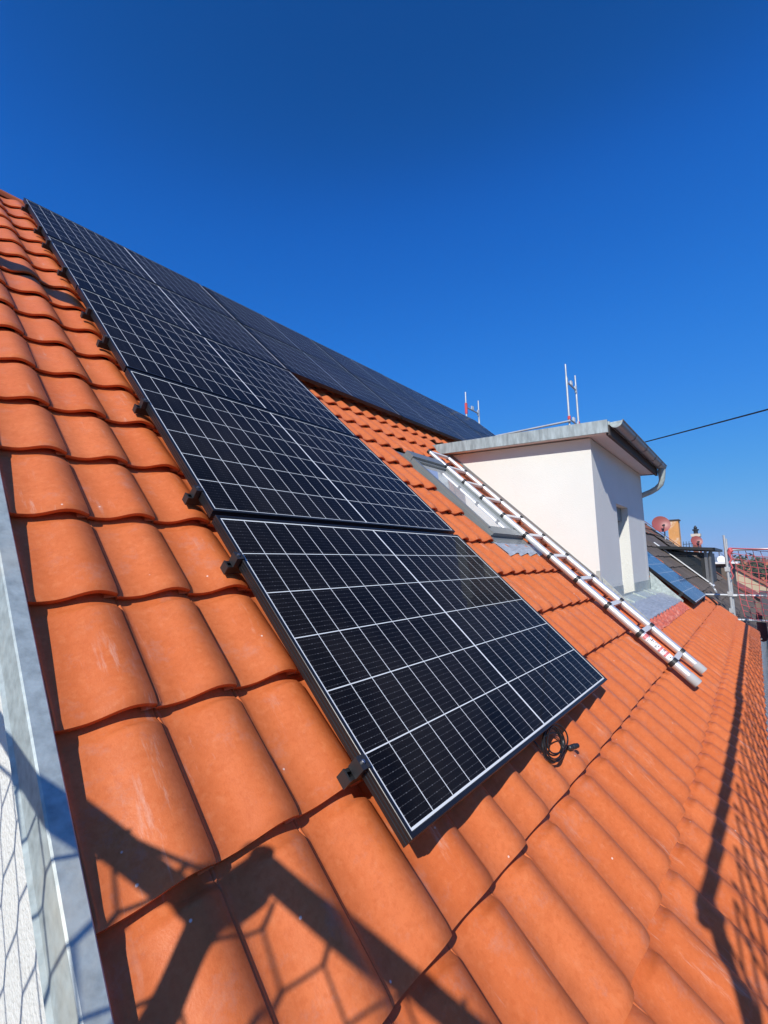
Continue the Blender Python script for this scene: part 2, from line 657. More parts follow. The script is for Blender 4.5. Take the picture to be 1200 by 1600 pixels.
spots = []
for row in range(0, 20):
    v0 = V1 + TP * (row - 1)
    for c in range(48):
        u0 = U0 + TW * c
        uc, vc = u0 + TW / 2, v0 + TP / 2
        if 3.78 < uc < 6.42 and vc > 0.06 and vc < 3.14:
            continue            # the dormer and its apron
        if 2.46 < uc < 3.20 and 1.15 < vc < 2.62:
            continue            # the roof window
        hid = any(a + 0.1 < uc < b - 0.1 and e + 0.2 < vc < f_ - 0.10 for a, b, e, f_ in PAN_RECTS)
        px, py, f_ = project(W(uc, vc, -0.1))
        seen = f_ > 0.1 and -120 < px < 1320 and -50 < py < 1750 and not hid
        spots.append(((0 if seen else 1), f_ if f_ > 0 else 99, row, u0, v0))
spots.sort()
stuff_pts = []
for k, (s_, d_, row, u0, v0) in enumerate(spots):
    rx = PITCH - (radians(5.0) if row == 0 else 0) + random.uniform(-0.004, 0.004)
    n = NT + (0.030 if row == 0 else 0) + random.uniform(-0.0012, 0.0012)
    u0 += random.uniform(-0.0015, 0.0015)
    v0 += random.uniform(-0.003, 0.003)
    yaw = random.uniform(-0.006, 0.006)
    if k < 300:
        inst("roof_tile", tile_me, house, W(u0, v0, n), (rx, random.uniform(-0.006, 0.006), yaw))
    else:
        stuff_pts.append((u0, v0, n, rx))
b_ = MB()
src_v = [tuple(v.co) for v in tile_lo.vertices]
src_f = [tuple(p.vertices) for p in tile_lo.polygons]
for (u0, v0, n, rx) in stuff_pts:
    M_ = Matrix.Translation(W(u0, v0, n)) @ Matrix.Rotation(rx, 4, 'X')
    b_.add([M_ @ Vector(p) for p in src_v], src_f)
o = b_.build("roof_tile_field", TILE, house, smooth=False)
o.data.polygons.foreach_set("use_smooth", [True] * len(o.data.polygons))
o["kind"] = "stuff"

# ridge tiles: overlapping half-round caps along the ridge
rm = MB()
seg = 9
vs, fs = [], []
L_ = 0.40
for k, (x, r) in enumerate(((0, 0.118), (0.012, 0.124), (0.05, 0.124), (0.06, 0.116), (L_, 0.104))):
    for a in range(seg + 1):
        an = radians(-8) + radians(196) * a / seg
        vs.append((x, cos(an) * r, sin(an) * r * 0.8))
for k in range(4):
    for a in range(seg):
        fs.append((k * (seg + 1) + a, k * (seg + 1) + a + 1, (k + 1) * (seg + 1) + a + 1, (k + 1) * (seg + 1) + a))
fs.append(tuple(range(seg, -1, -1)))
rm.add(vs, fs)
ridge_me = rm.mesh("ridge_tile", TILE, True)
rpos = W(0, 6.17, -0.188)
for k in range(27):
    inst("ridge_tile", ridge_me, house, (U0 - 0.02 + k * 0.36, rpos.y, rpos.z), (0, radians(-0.8), 0))

# verge flashing along the left gable: a folded zinc cover, built of two lengths
b_ = MB()
prof = [(-0.5455, -0.160), (-0.5455, -0.094), (-0.548, -0.0905), (-0.580, -0.0870), (-0.5835, -0.090), (-0.5860, -0.183), (-0.592, -0.193), (-0.590, -0.196), (-0.581, -0.188), (-0.579, -0.096), (-0.552, -0.099), (-0.549, -0.160)]
for (va, vb, dn) in ((-0.95, 2.35, 0.0), (2.33, 6.1, 0.0025)):
    n_ = len(prof)
    vs = [W(u, va, n + dn) for u, n in prof] + [W(u, vb, n + dn) for u, n in prof]
    b_.add(vs, [(i, (i + 1) % n_, n_ + (i + 1) % n_, n_ + i) for i in range(n_)] + [tuple(range(n_)), tuple(range(2 * n_ - 1, n_ - 1, -1))])
b_.build("verge_flashing", ZINC, house)
b_ = MB()
vs = [W(9.058, -0.95, -0.125), W(9.09, -0.95, -0.125), W(9.09, 6.1, -0.125), W(9.058, 6.1, -0.125)]
b_.slab(vs, W(0, 0, -0.10) - W(0, 0, 0))
b_.build("verge_flashing", ZINC, house)
# eaves gutter
b_ = MB()
gc = W(0, -0.90, -0.15)
for (r0, r1) in ((0.070, 0.067),):
    ang = [pi + pi * k / 8 for k in range(9)]
    sec = [(gc.y - 0.06 + cos(a) * r0, gc.z + sin(a) * r0) for a in ang] + [(gc.y - 0.06 + cos(a) * r1, gc.z + 0.001 + sin(a) * r1) for a in reversed(ang)]
    n_ = len(sec)
    vs = [(-0.6, y, z) for y, z in sec] + [(9.1, y, z) for y, z in sec]
    b_.add(vs, [(i, (i + 1) % n_, n_ + (i + 1) % n_, n_ + i) for i in range(n_)])
b_.build("eaves_gutter", ZINC, house, True)
b_ = MB()
b_.box((-0.56, gc.y + 0.03, gc.z - 0.16), (9.02, gc.y + 0.055, gc.z + 0.01))
b_.build("eaves_board", WOOD, house)

# ------------------------------------------------------------------ the dormer (part of the house)
K_ = 0.955
DX0, DX1, DY = 3.83, 6.39, 0.528
WX0, WX1, WZ, WB = 4.737, 5.33, 1.237, 0.217


def zr(y):
    """top of the dormer roof at y"""
    return 1.918 + (y - 0.332) * 0.0615 + Z0


zt = lambda y: zr(y) - 0.125
yb = 2.9
dormer = empty("dormer", (DX0, DY, Z0))
dormer.parent = house


def dp(b, name, mt, smooth=False):
    o = b.build(name, mt, None, smooth)
    o.parent = dormer
    o.location = (-DX0, -DY, -Z0)
    return o


for x0, x1 in ((DX0, DX0 + 0.16), (DX1 - 0.16, DX1)):
    b_ = MB()
    b_.slab([(x0, DY, 0.05 + Z0), (x0, DY, zt(DY)), (x0, yb, zt(yb)), (x0, yb, 1.4 + Z0), (x0, DY + 0.25, 0.05 + Z0)], (x1 - x0, 0, 0))
    dp(b_, "cheek_wall", PLASTF)
b_ = MB()
b_.box((DX0 + 0.16, DY + 0.001, 0.05 + Z0), (WX0, DY + 0.26, WZ + Z0))
b_.box((WX1, DY + 0.001, 0.05 + Z0), (DX1 - 0.16, DY + 0.26, WZ + Z0))
b_.hexa([(DX0 + 0.16, DY + 0.001, WZ + Z0), (DX1 - 0.16, DY + 0.001, WZ + Z0), (DX1 - 0.16, DY + 0.26, WZ + Z0), (DX0 + 0.16, DY + 0.26, WZ + Z0),
         (DX0 + 0.16, DY + 0.001, zt(DY)), (DX1 - 0.16, DY + 0.001, zt(DY)), (DX1 - 0.16, DY + 0.26, zt(DY + 0.26)), (DX0 + 0.16, DY + 0.26, zt(DY + 0.26))])
dp(b_, "front_wall", PLAST)
b_ = MB()
fy = DY + 0.17
for (xa, xb, za, zb) in ((WX0, WX0 + 0.07, WB, WZ), (WX1 - 0.07, WX1, WB, WZ), (WX0 + 0.07, WX1 - 0.07, WZ - 0.08, WZ), (WX0 + 0.07, WX1 - 0.07, WB, WB + 0.08)):
    b_.box((xa, fy, za + Z0), (xb, fy + 0.07, zb + Z0))
dp(b_, "window_frame", PVC)
b_ = MB()
b_.box((WX0 + 0.07, fy + 0.025, WB + 0.08 + Z0), (WX1 - 0.07, fy + 0.045, WZ - 0.08 + Z0))
dp(b_, "window_pane", GLASS)
b_ = MB()
b_.box((WX0 + 0.10, DY + 0.03, WB + Z0), (WX0 + 0.135, DY + 0.065, WZ - 0.12 + Z0))
dp(b_, "shutter_guide_rail", PVC)
b_ = MB()
b_.box((WX0 + 0.003, DY + 0.075, WZ - 0.16 + Z0), (WX1 - 0.003, DY + 0.165, WZ - 0.002 + Z0))
dp(b_, "shutter_box", GREYAL)
# roof of the dormer
RX0, RX1, RY = 3.69, 6.50, 0.318
b_ = MB()
b_.hexa([(RX0 + 0.03, RY, zr(RY) - 0.045), (RX1 - 0.03, RY, zr(RY) - 0.045), (RX1 - 0.03, 2.95, zr(2.95) - 0.045), (RX0 + 0.03, 2.95, zr(2.95) - 0.045),
         (RX0 + 0.03, RY, zr(RY) - 0.012), (RX1 - 0.03, RY, zr(RY) - 0.012), (RX1 - 0.03, 2.95, zr(2.95) - 0.012), (RX0 + 0.03, 2.95, zr(2.95) - 0.012)])
dp(b_, "roof_sheet", ZINC)
b_ = MB()
b_.hexa([(RX0 + 0.03, RY + 0.04, zr(RY + 0.04) - 0.112), (RX1 - 0.03, RY + 0.04, zr(RY + 0.04) - 0.112), (RX1 - 0.03, 2.95, zr(2.95) - 0.112), (RX0 + 0.03, 2.95, zr(2.95) - 0.112),
         (RX0 + 0.03, RY + 0.04, zr(RY + 0.04) - 0.047), (RX1 - 0.03, RY + 0.04, zr(RY + 0.04) - 0.047), (RX1 - 0.03, 2.95, zr(2.95) - 0.047), (RX0 + 0.03, 2.95, zr(2.95) - 0.047)])
dp(b_, "soffit", SOFF)
for (x0, x1) in ((RX0, RX0 + 0.027), (RX1 - 0.027, RX1)):
    b_ = MB()
    ya, za = RY + 0.014, zr(RY + 0.014)
    b_.hexa([(x0, ya, za - 0.122), (x1, ya, za - 0.122), (x1, 2.95, zr(2.95) - 0.122), (x0, 2.95, zr(2.95) - 0.122),
             (x0, ya, za), (x1, ya, za), (x1, 2.95, zr(2.95)), (x0, 2.95, zr(2.95))])
    b_.tube([(x0 + 0.002, ya, za - 0.120), (x0 + 0.002, 2.95, zr(2.95) - 0.120)], 0.005, 6)
    dp(b_, "fascia", ZINCN)
b_ = MB()
b_.box((RX0 + 0.033, RY + 0.006, zr(RY) - 0.142), (RX1 - 0.033, RY + 0.036, zr(RY) - 0.048))
dp(b_, "fascia_board", WOOD)
# gutter at the front edge with brackets and swan-neck pipe
GY, GZ, GR = 0.264, zr(RY) - 0.026, 0.056


def half_gutter(x0, x1, y, z, r, t=0.003):
    b = MB()
    ang = [pi + pi * k / 12 for k in range(13)]
    sec = [(y + cos(a) * r, z + sin(a) * r) for a in ang] + [(y + cos(a) * (r - t), z + sin(a) * (r - t)) for a in reversed(ang)]
    n_ = len(sec)
    b.add([(x0, yy, zz) for yy, zz in sec] + [(x1, yy, zz) for yy, zz in sec],
          [(i, (i + 1) % n_, n_ + (i + 1) % n_, n_ + i) for i in range(n_)])
    b.tube([(x0, y - r - 0.003, z + 0.003), (x1, y - r - 0.003, z + 0.003)], 0.007, 8)
    return b


dgut = dp(half_gutter(RX0 + 0.03, RX1 - 0.06, GY, GZ, GR), "gutter", GUTT, True)
for x in (RX0 + 0.03, RX1 - 0.06):
    b_ = MB()
    ang = [pi + pi * k / 12 for k in range(13)]
    b_.slab([(x - 0.002, GY + cos(a) * (GR + 0.002), GZ + sin(a) * (GR + 0.002)) for a in ang], (0.003, 0, 0))
    dp(b_, "gutter_end", ZINC)
for x in (4.37, 5.00, 5.61, 6.06):
    b_ = MB()
    ang = [pi + pi * k / 10 for k in range(11)]
    b_.tube([(x, GY + cos(a) * (GR + 0.003), GZ + sin(a) * (GR + 0.003)) for a in ang], 0.005, 6)
    dp(b_, "gutter_bracket", GUTT, True)
b_ = MB()
px_ = RX1 - 0.12
path = [(px_, GY, GZ - 0.055), (px_, GY, GZ - 0.12), (px_ + 0.005, GY + 0.005, GZ - 0.19), (px_ + 0.015, GY + 0.025, GZ - 0.25), (px_ + 0.03, GY + 0.08, GZ - 0.30), (px_ + 0.045, GY + 0.16, GZ - 0.34),
        (px_ + 0.055, GY + 0.28, GZ - 0.38), (px_ + 0.06, GY + 0.37, GZ - 0.42), (px_ + 0.06, GY + 0.40, GZ - 0.50), (px_ + 0.06, GY + 0.40, 0.62 + Z0)]
b_.tube(path, [0.052, 0.044, 0.037, 0.036, 0.036, 0.036, 0.036, 0.036, 0.036, 0.036], 14)
dp(b_, "downpipe", ZINC, True)
# zinc upstand along the wall foot and the sunk apron in front of the window
for q0, q1 in (((DX0 - 0.004, DY - 0.006, 0.05), (WX0 - 0.01, DY - 0.001, 0.325)), ((WX1 + 0.01, DY - 0.006, 0.05), (DX1 + 0.004, DY - 0.001, 0.325)),
               ((WX0 - 0.01, DY - 0.007, 0.05), (WX1 + 0.01, DY - 0.002, WB + 0.012)), ((DX0 - 0.006, DY, 0.1), (DX0 - 0.001, DY + 0.035, 0.50))):
    b_ = MB()
    b_.box(Z(*q0), Z(*q1))
    dp(b_, "wall_flashing", ZINC)
AX0, AX1 = 3.87, 6.36
pB = Z(0, DY - 0.008, 0.205)
pM = Z(0, 0.385, 0.150)
pF = W(0, 0.158, -0.078)
b_ = MB()
b_.slab([(AX0, pB.y, pB.z), (AX1, pB.y, pB.z), (AX1, pM.y, pM.z), (AX0, pM.y, pM.z)], (0, 0, -0.01))
dp(b_, "zinc_apron", ZINC)
for x in (4.52, 5.16, 5.82):
    b_ = MB()
    b_.slab([(x, pB.y, pB.z + 0.001), (x + 0.012, pB.y, pB.z + 0.001), (x + 0.012, pM.y, pM.z + 0.001), (x, pM.y, pM.z + 0.001)], (0, -0.006, 0.014))
    dp(b_, "standing_seam", ZINC)
nx = 26
b_ = MB()
wob = lambda x: 0.005 * sin(x * 9) + 0.004 * sin(x * 23)
for i in range(nx):
    xa, xb = AX0 + (AX1 - AX0) * i / nx, AX0 + (AX1 - AX0) * (i + 1) / nx
    b_.add([(xa, pM.y + 0.012, pM.z + 0.006), (xb, pM.y + 0.012, pM.z + 0.006), (xb, pF.y, pF.z + wob(xb)), (xa, pF.y, pF.z + wob(xa)),
            (xb, pF.y, pF.z + wob(xb) - 0.012), (xa, pF.y, pF.z + wob(xa) - 0.012)], [(0, 1, 2, 3), (3, 2, 4, 5)])
dp(b_, "lead_apron", LEAD)
for x in (AX0 - 0.014, AX1 + 0.004):
    b_ = MB()
    a = [(x, DY - 0.01, 0.10 + Z0), (x, DY - 0.01, 0.440 + Z0), tuple(W(x, 0.40, -0.058)), tuple(W(x, 0.15, -0.066)), tuple(W(x, 0.13, -0.10))]
    b_.slab(a, (0.010, 0, 0))
    dp(b_, "side_flashing", ZINC)
# red crinkled strip below the lead
b_ = MB()
random.seed(11)
nu, nv = 170, 8
vs, fs = [], []
for j in range(nv + 1):
    for i in range(nu + 1):
        u = AX0 + 0.02 + (AX1 - AX0 - 0.03) * i / nu
        v = 0.035 + 0.125 * j / nv
        cr_ = random.uniform(-0.007, 0.007)
        x = ((u - U0) / TW) % 1.0
        n = NT + tile_h(x, min(0.30, max(0.01, v - (V1 + TP)))) + 0.009 + cr_ + 0.01 * j / nv
        vs.append(W(u, v + random.uniform(-0.005, 0.005), n))
for j in range(nv):
    for i in range(nu):
        fs.append((j * (nu + 1) + i, j * (nu + 1) + i + 1, (j + 1) * (nu + 1) + i + 1, (j + 1) * (nu + 1) + i))
b_.add(vs, fs)
dp(b_, "crinkled_strip", REDLEAD)
# side gutters and upstands where the tiles meet the dormer cheeks
for x0, x1 in ((DX0 - 0.085, DX0 - 0.004), (DX1 + 0.004, DX1 + 0.06)):
    b_ = MB()
    b_.slab([W(x0, 0.56, -0.118), W(x1, 0.56, -0.118), W(x1, 3.1, -0.118), W(x0, 3.1, -0.118)], W(0, 0, -0.015) - W(0, 0, 0))
    dp(b_, "cheek_flashing", GREYAL)
b_ = MB()
b_.slab([W(DX0 - 0.007, 0.66, -0.118), W(DX0 - 0.002, 0.66, -0.118), W(DX0 - 0.002, 2.95, -0.118), W(DX0 - 0.007, 2.95, -0.118)], W(0, 0.03, 0.062) - W(0, 0, 0))
dp(b_, "cheek_upstand", GREYAL)

# ------------------------------------------------------------------ the roof window (part of the house)
b_ = MB()


def rbox(b, u0, u1, v0, v1, n0, n1):
    b.hexa([W(u0, v0, n0), W(u1, v0, n0), W(u1, v1, n0), W(u0, v1, n0), W(u0, v0, n1), W(u1, v0, n1), W(u1, v1, n1), W(u0, v1, n1)])


SU0, SU1, SV0, SV1 = 2.505, 3.130, 1.275, 2.455
rbox(b_, SU0, SU0 + 0.040, SV0 + 0.07, SV1 - 0.10, -0.15, -0.052)
rbox(b_, SU1 - 0.040, SU1, SV0 + 0.07, SV1 - 0.10, -0.15, -0.052)
rbox(b_, SU0 - 0.006, SU1 + 0.006, SV1 - 0.10, SV1, -0.15, -0.034)
rbox(b_, SU0 - 0.006, SU1 + 0.006, SV0, SV0 + 0.07, -0.15, -0.060)
skyl = b_.build("roof_window", GREYAL, house)
b_ = MB()
rbox(b_, SU0 + 0.041, SU0 + 0.062, SV0 + 0.105, SV1 - 0.135, -0.12, -0.062)
rbox(b_, SU1 - 0.068, SU1 - 0.041, SV0 + 0.105, SV1 - 0.135, -0.12, -0.062)
rbox(b_, SU0 + 0.041, SU1 - 0.041, SV1 - 0.134, SV1 - 0.101, -0.12, -0.056)
rbox(b_, SU0 + 0.041, SU1 - 0.041, SV0 + 0.072, SV0 + 0.104, -0.12, -0.066)
b_.build("sash", GREYAL, skyl)
b_ = MB()
rbox(b_, SU0 + 0.063, SU1 - 0.069, SV0 + 0.106, SV1 - 0.136, -0.095, -0.078)
b_.build("pane", GLASSB, skyl)
b_ = MB()
rbox(b_, SU0 - 0.055, SU0 - 0.001, SV0 - 0.09, SV1 + 0.10, -0.145, -0.118)
rbox(b_, SU1 + 0.001, SU1 + 0.06, SV0 - 0.09, SV1 + 0.10, -0.145, -0.118)
rbox(b_, SU0 - 0.02, SU0 - 0.007, SV0 + 0.0, SV1, -0.118, -0.082)
rbox(b_, SU1 + 0.007, SU1 + 0.02, SV0 + 0.0, SV1, -0.118, -0.082)
rbox(b_, SU0 - 0.07, SU1 + 0.06, SV1 + 0.001, SV1 + 0.10, -0.145, -0.112)
rbox(b_, SU0 - 0.02, SU1 + 0.02, SV0 - 0.075, SV0 - 0.002, -0.15, -0.098)
b_.build("gutter_flashing", GREYAL, skyl)
# pleated lead apron dressed over the tiles below the window
b_ = MB()
nu, nv = 64, 5
vs, fs = [], []
for j in range(nv + 1):
    for i in range(nu + 1):
        u = SU0 - 0.07 + (SU1 - SU0 + 0.13) * i / nu
        v = 1.055 + 0.15 * j / nv
        x = ((u - U0) / TW) % 1.0
        t = j / nv
        nn = NT + tile_h(x, 0.18) + 0.006 + 0.0035 * abs(((u * 38) % 2) - 1)
        n = nn * (1 - t) + (-0.100) * t
        vs.append(W(u, v, n))
for j in range(nv):
    for i in range(nu):
        fs.append((j * (nu + 1) + i, j * (nu + 1) + i + 1, (j + 1) * (nu + 1) + i + 1, (j + 1) * (nu + 1) + i))
b_.add(vs, fs)
b_.build("pleated_apron", LEAD, skyl)

# ------------------------------------------------------------------ solar panels
FH = 0.035
fprof = [(0.0130, -0.0030), (0.0110, -0.0005), (0.0110, 0.0), (0.0012, 0.0), (0.0, -0.0012), (0.0, -0.0085), (0.0016, -0.0095), (0.0016, -0.0115), (0.0, -0.0125),
         (0.0, -0.0195), (0.0016, -0.0205), (0.0016, -0.0225), (0.0, -0.0235), (0.0, -FH), (0.028, -FH), (0.028, -FH + 0.002), (0.012, -FH + 0.002), (0.0130, -0.010)]


def frame_mesh():
    b = MB()
    ring = []
    for (d, n) in fprof:
        ring.append([(d, d, n), (PW_ - d, d, n), (PW_ - d, PH_ - d, n), (d, PH_ - d, n)])
    vs = [p for r in ring for p in r]
    fs = []
    for i in range(len(ring) - 1):
        for k in range(4):
            a, c = i * 4 + k, i * 4 + (k + 1) % 4
            fs.append((a, c, c + 4, a + 4))
    b.add(vs, fs)
    return b.mesh("frame", FRAME)


frame_me = frame_mesh()
b_ = MB()
b_.box((0.0125, 0.0125, -0.007), (PW_ - 0.0125, PH_ - 0.0125, -0.0040))
back_me = b_.mesh("backsheet", BACK)
CW, CH = 0.0872, 0.1788
bu, bv, mid = 0.0080, 0.0080, 0.0095
pu = (PW_ - 0.022 - 2 * bu - mid + 0.0026) / 18
pv = (PH_ - 0.022 - 2 * bv + 0.0033) / 6
CW, CH = pu - 0.0026, pv - 0.0033
b_ = MB()
b_.add([(0, 0, 0), (CW, 0, 0), (CW, CH, 0), (0, CH, 0), (0, 0, -0.00015), (CW, 0, -0.00015), (CW, CH, -0.00015), (0, CH, -0.00015)],
       [(0, 1, 2, 3), (0, 4, 5, 1), (1, 5, 6, 2), (2, 6, 7, 3), (3, 7, 4, 0)])
cell_me = b_.mesh("solar_cell", CELL)
BLUEC = mat("blue_polycrystalline_cell", (0.052, 0.095, 0.165), 0.35, var=0.15, vscale=30, spec=0.3, coat=0.4, coatr=0.03)
cell_blue = cell_me.copy()
cell_blue.materials[0] = BLUEC
random.seed(21)
PGROUP = "black solar panels on the orange roof"


def panel(u, v, label, cme=None):
    root = roof_empty("solar_panel", u, v, 0)
    root.rotation_euler = (PITCH + random.uniform(-0.0035, 0.0035), random.uniform(-0.0025, 0.0025), random.uniform(-0.0006, 0.0006))
    tag(root, label, "solar panel", PGROUP)
    inst("frame", frame_me, root)
    inst("backsheet", back_me, root)
    for i in range(18):
        for j in range(6):
            x = 0.011 + bu + pu * i + (mid - 0.0026 if i >= 9 else 0)
            y = 0.011 + bv + pv * j
            inst("solar_cell", cme or cell_me, root, (x, y, -0.00390))
    return root


panel(0, 0, "lowest and nearest solar panel, its bottom edge above a coiled black cable")
panel(0, ROWP, "second solar panel from the bottom of the near column, level with the roof window")
panel(0, 2 * ROWP, "third solar panel from the bottom of the near column, below the two long rows")
names = ["first", "second", "third", "fourth", "fifth"]
for c in range(5):
    for r, rn in ((3, "lower"), (4, "upper")):
        panel(c * COLP, r * ROWP, "%s panel from the near gable edge in the %s long row below the ridge" % (names[c], rn))
panel(6.45, 0.03, "single pale blue solar panel beyond the white dormer, near the far gable end", cell_blue)

# mounting rails: they run under the panels and end just left of them with a black end cap and clamp
RG = "mounting rails under the solar panels"


def mounting_rail(u0, u1, v, label, kind="solar"):
    root = roof_empty("mounting_rail", u0, v, -0.0355)
    tag(root, label, "rail", RG)
    Lr = u1 - u0
    b = MB()
    hw, hh = 0.0150, 0.030
    sec = [(-hw, -hh), (hw, -hh), (hw, -0.018), (hw - 0.004, -0.017), (hw - 0.004, -0.011), (hw, -0.010), (hw, -0.0005), (0.006, -0.0005), (0.006, -0.012), (-0.006, -0.012), (-0.006, -0.0005), (-hw, -0.0005)]
    n_ = len(sec)
    b.add([(0.003, y, z) for y, z in sec] + [(Lr, y, z) for y, z in sec], [(i, (i + 1) % n_, n_ + (i + 1) % n_, n_ + i) for i in range(n_)] + [tuple(range(n_)), tuple(range(2 * n_ - 1, n_ - 1, -1))])
    b.build("rail_profile", RAILB, root)
    b = MB()
    b.box((-0.002, -hw - 0.0015, -hh - 0.0015), (0.003, hw + 0.0015, 0.001))
    b.build("end_cap", BLKPL, root)
    # Z-shaped end clamp gripping the panel frame
    b = MB()
    x = -u0
    b.box((x - 0.020, -0.017, 0.0005), (x - 0.0012, 0.017, 0.0375))
    b.box((x - 0.0012, -0.017, 0.0358), (x + 0.0085, 0.017, 0.0385))
    cl = b.build("end_clamp", BLKPL, root)
    b = MB()
    b.tube([(x - 0.009, 0, 0.0375), (x - 0.009, 0, 0.0415)], 0.0055, 6)
    b.tube([(x - 0.009, 0, 0.0415), (x - 0.009, 0, 0.0425)], 0.003, 6)
    b.build("bolt", BOLT, cl)
    # roof hooks every tile or so, under the panels
    b = MB()
    k = 0.42
    while k < Lr - 0.1:
        b.box((k, -0.012, -0.078), (k + 0.03, 0.05, -0.0305))
        k += 0.8
    b.build("roof_hook", BOLT, root)
    return root


rows = [(0.185, 1.70), (0.915, 1.70), (1.285, 1.70), (1.955, 1.70), (2.66, 1.70), (3.06, 1.70)]
rl = ["lowest mounting rail, under the lower part of the nearest panel", "mounting rail under the upper part of the nearest panel", "mounting rail under the lower part of the second panel up the near column",
      "mounting rail under the upper part of the second panel up the near column", "mounting rail under the lower part of the third panel up the near column", "mounting rail under the upper part of the third panel up the near column"]
for (v, u1), l in zip(rows, rl):
    mounting_rail(-0.036, u1, v, l)
for v, l in ((3.80, "mounting rail under the lower edge of the lower long panel row"), (4.42, "mounting rail under the upper edge of the lower long panel row"),
             (4.80, "mounting rail under the lower edge of the upper long panel row"), (5.50, "topmost mounting rail, just below the ridge")):
    mounting_rail(-0.036, 8.56, v, l)
for v, l in ((0.22, "lower mounting rail of the single panel beyond the dormer"), (0.90, "upper mounting rail of the single panel beyond the dormer")):
    r_ = mounting_rail(-0.05, PW_ + 0.03, v, l)
    r_.location = W(6.45 - 0.05, v, -0.0355)

# ------------------------------------------------------------------ cable coil under the lower edge of the nearest panel
root = roof_empty("cable_coil", 0.872, -0.036, -0.085)
tag(root, "coiled black cable hanging out below the nearest solar panel on the tiles", "cable")


def on_tile(u, v, dz):
    x = ((u - U0) / TW) % 1.0
    return NT + tile_h(x, (v - V1) % TP) + dz


b_ = MB()
A1, A2 = Vector((0.96, -0.12, 0.10)).normalized(), Vector((0.10, 0.80, 0.50)).normalized()
pts = []
turns = 5
NPT = 30
for i in range(turns * NPT + 8):
    a = 2 * pi * i / NPT - 2.2
    k = i / NPT
    ra = 0.066 + 0.016 * sin(k * 2.9 + 1)
    rb = 0.048 + 0.013 * sin(k * 4.3)
    p = A1 * (cos(a) * ra + 0.014 * sin(k * 1.9)) + A2 * (sin(a) * rb) + Vector((0.0, -0.010, 0.028 + 0.004 * k))
    lo = on_tile(0.872 + p.x, -0.036 + p.y, 0.0045) + 0.085
    p.z = max(p.z, lo + 0.003 * (k % 2))
    pts.append(p)
b_.tube(pts, 0.0029, 7)
b_.build("coil", CABLE, root, True)
b_ = MB()
p0 = pts[0]
b_.tube([p0, p0 + Vector((-0.03, 0.04, 0.02)), (-0.08, 0.10, 0.03), (-0.14, 0.16, 0.035)], 0.0034, 7)
b_.build("feed_wire", CABLE, root, True)
e = pts[-1]
cpts = [e]
for (x, y) in ((0.100, -0.044), (0.110, -0.052)):
    cpts.append(Vector((x, y, on_tile(0.872 + x, -0.036 + y, 0.008) + 0.085)))
b_ = MB()
b_.tube(cpts, 0.0034, 7)
b_.build("lead_wire", CABLE, root, True)
b_ = MB()
c0 = Vector((0.108, -0.052, on_tile(0.98, -0.088, 0.013) + 0.085))
dr = Vector((0.97, -0.22, 0.06)).normalized()
rr = [0.006, 0.0095, 0.0095, 0.008, 0.008, 0.0105, 0.0105, 0.009, 0.009, 0.006]
ss = [0, 0.003, 0.020, 0.021, 0.027, 0.028, 0.050, 0.051, 0.066, 0.068]
b_.tube([c0 + dr * s_ for s_ in ss], rr, 10)
b_.build("plug_connector", BLKPL, root, True)

# loose black lead at the far panel
root = roof_empty("cable", 8.12, -0.02, -0.09)
tag(root, "short loop of black cable lying on the tiles below the panel beyond the dormer", "cable")
b_ = MB()
for k in range(2):
    pts = [(-0.30 + 0.62 * t + 0.10 * k, 0.02 + 0.07 * sin(t * pi) - 0.16 * t * t, 0.03 + 0.04 * sin(t * pi)) for t in [i / 12 for i in range(13)]]
    b_.tube(pts, 0.012, 6)
b_.build("wire", CABLE, root, True)

# ------------------------------------------------------------------ telescopic ladder lying on the tiles
lad = roof_empty("ladder", 3.1, -0.37, -0.043)
tag(lad, "silver telescopic aluminium ladder lying on the tiles beside the white dormer", "ladder")
RUNG = mat("pale_aluminium_rung", (0.72, 0.70, 0.66), 0.55, 0.2)
cv = [-0.175, 0.10, 0.39, 0.69, 0.98, 1.262, 1.545, 1.825, 2.085, 2.355, 2.640]
LWD = 0.44
base_v = -0.37
def lx(side, v):
    return 0.0 if side == 0 else 0.455 - 0.075 * (v - base_v) / 3.0


for side in (0, 1):
    x = lx(side, base_v)
    prev = base_v + 0.075
    for k, v in enumerate(cv):
        r = 0.0335 - 0.0012 * k
        b_ = MB()
        b_.tube([(lx(side, prev), prev - base_v, 0), (lx(side, v), v - base_v, 0)], r, 20)
        b_.build("stile_section", ALU, lad, True)
        prev = v
    b_ = MB()
    b_.tube([(x, 0, 0), (x, 0.004, 0), (x, 0.076, 0)], [0.0335, 0.0355, 0.0355], 20)
    b_.build("end_cap", ALUCAP, lad, True)
for k, v in enumerate(cv):
    r = 0.0335 - 0.0012 * k
    for x in (0.0, lx(1, v)):
        b_ = MB()
        b_.tube([(x, v - base_v - 0.016, 0), (x, v - base_v - 0.014, 0), (x, v - base_v + 0.014, 0), (x, v - base_v + 0.016, 0)], [r + 0.001, r + 0.0045, r + 0.0045, r + 0.001], 20)
        b_.build("collar", BLKPL, lad, True)
    b_ = MB()
    y0 = v - base_v
    b_.box((r, y0 - 0.018, -0.012), (lx(1, v) - r, y0 + 0.018, 0.012))
    b_.build("rung", RUNG, lad)
# warning sticker wrapped on the lower left stile
STK = mat("white_sticker", (0.80, 0.78, 0.76), 0.4)
STR = mat("red_sticker_print", (0.60, 0.16, 0.16), 0.4)
STT = mat("black_sticker_print", (0.04, 0.04, 0.045), 0.4)


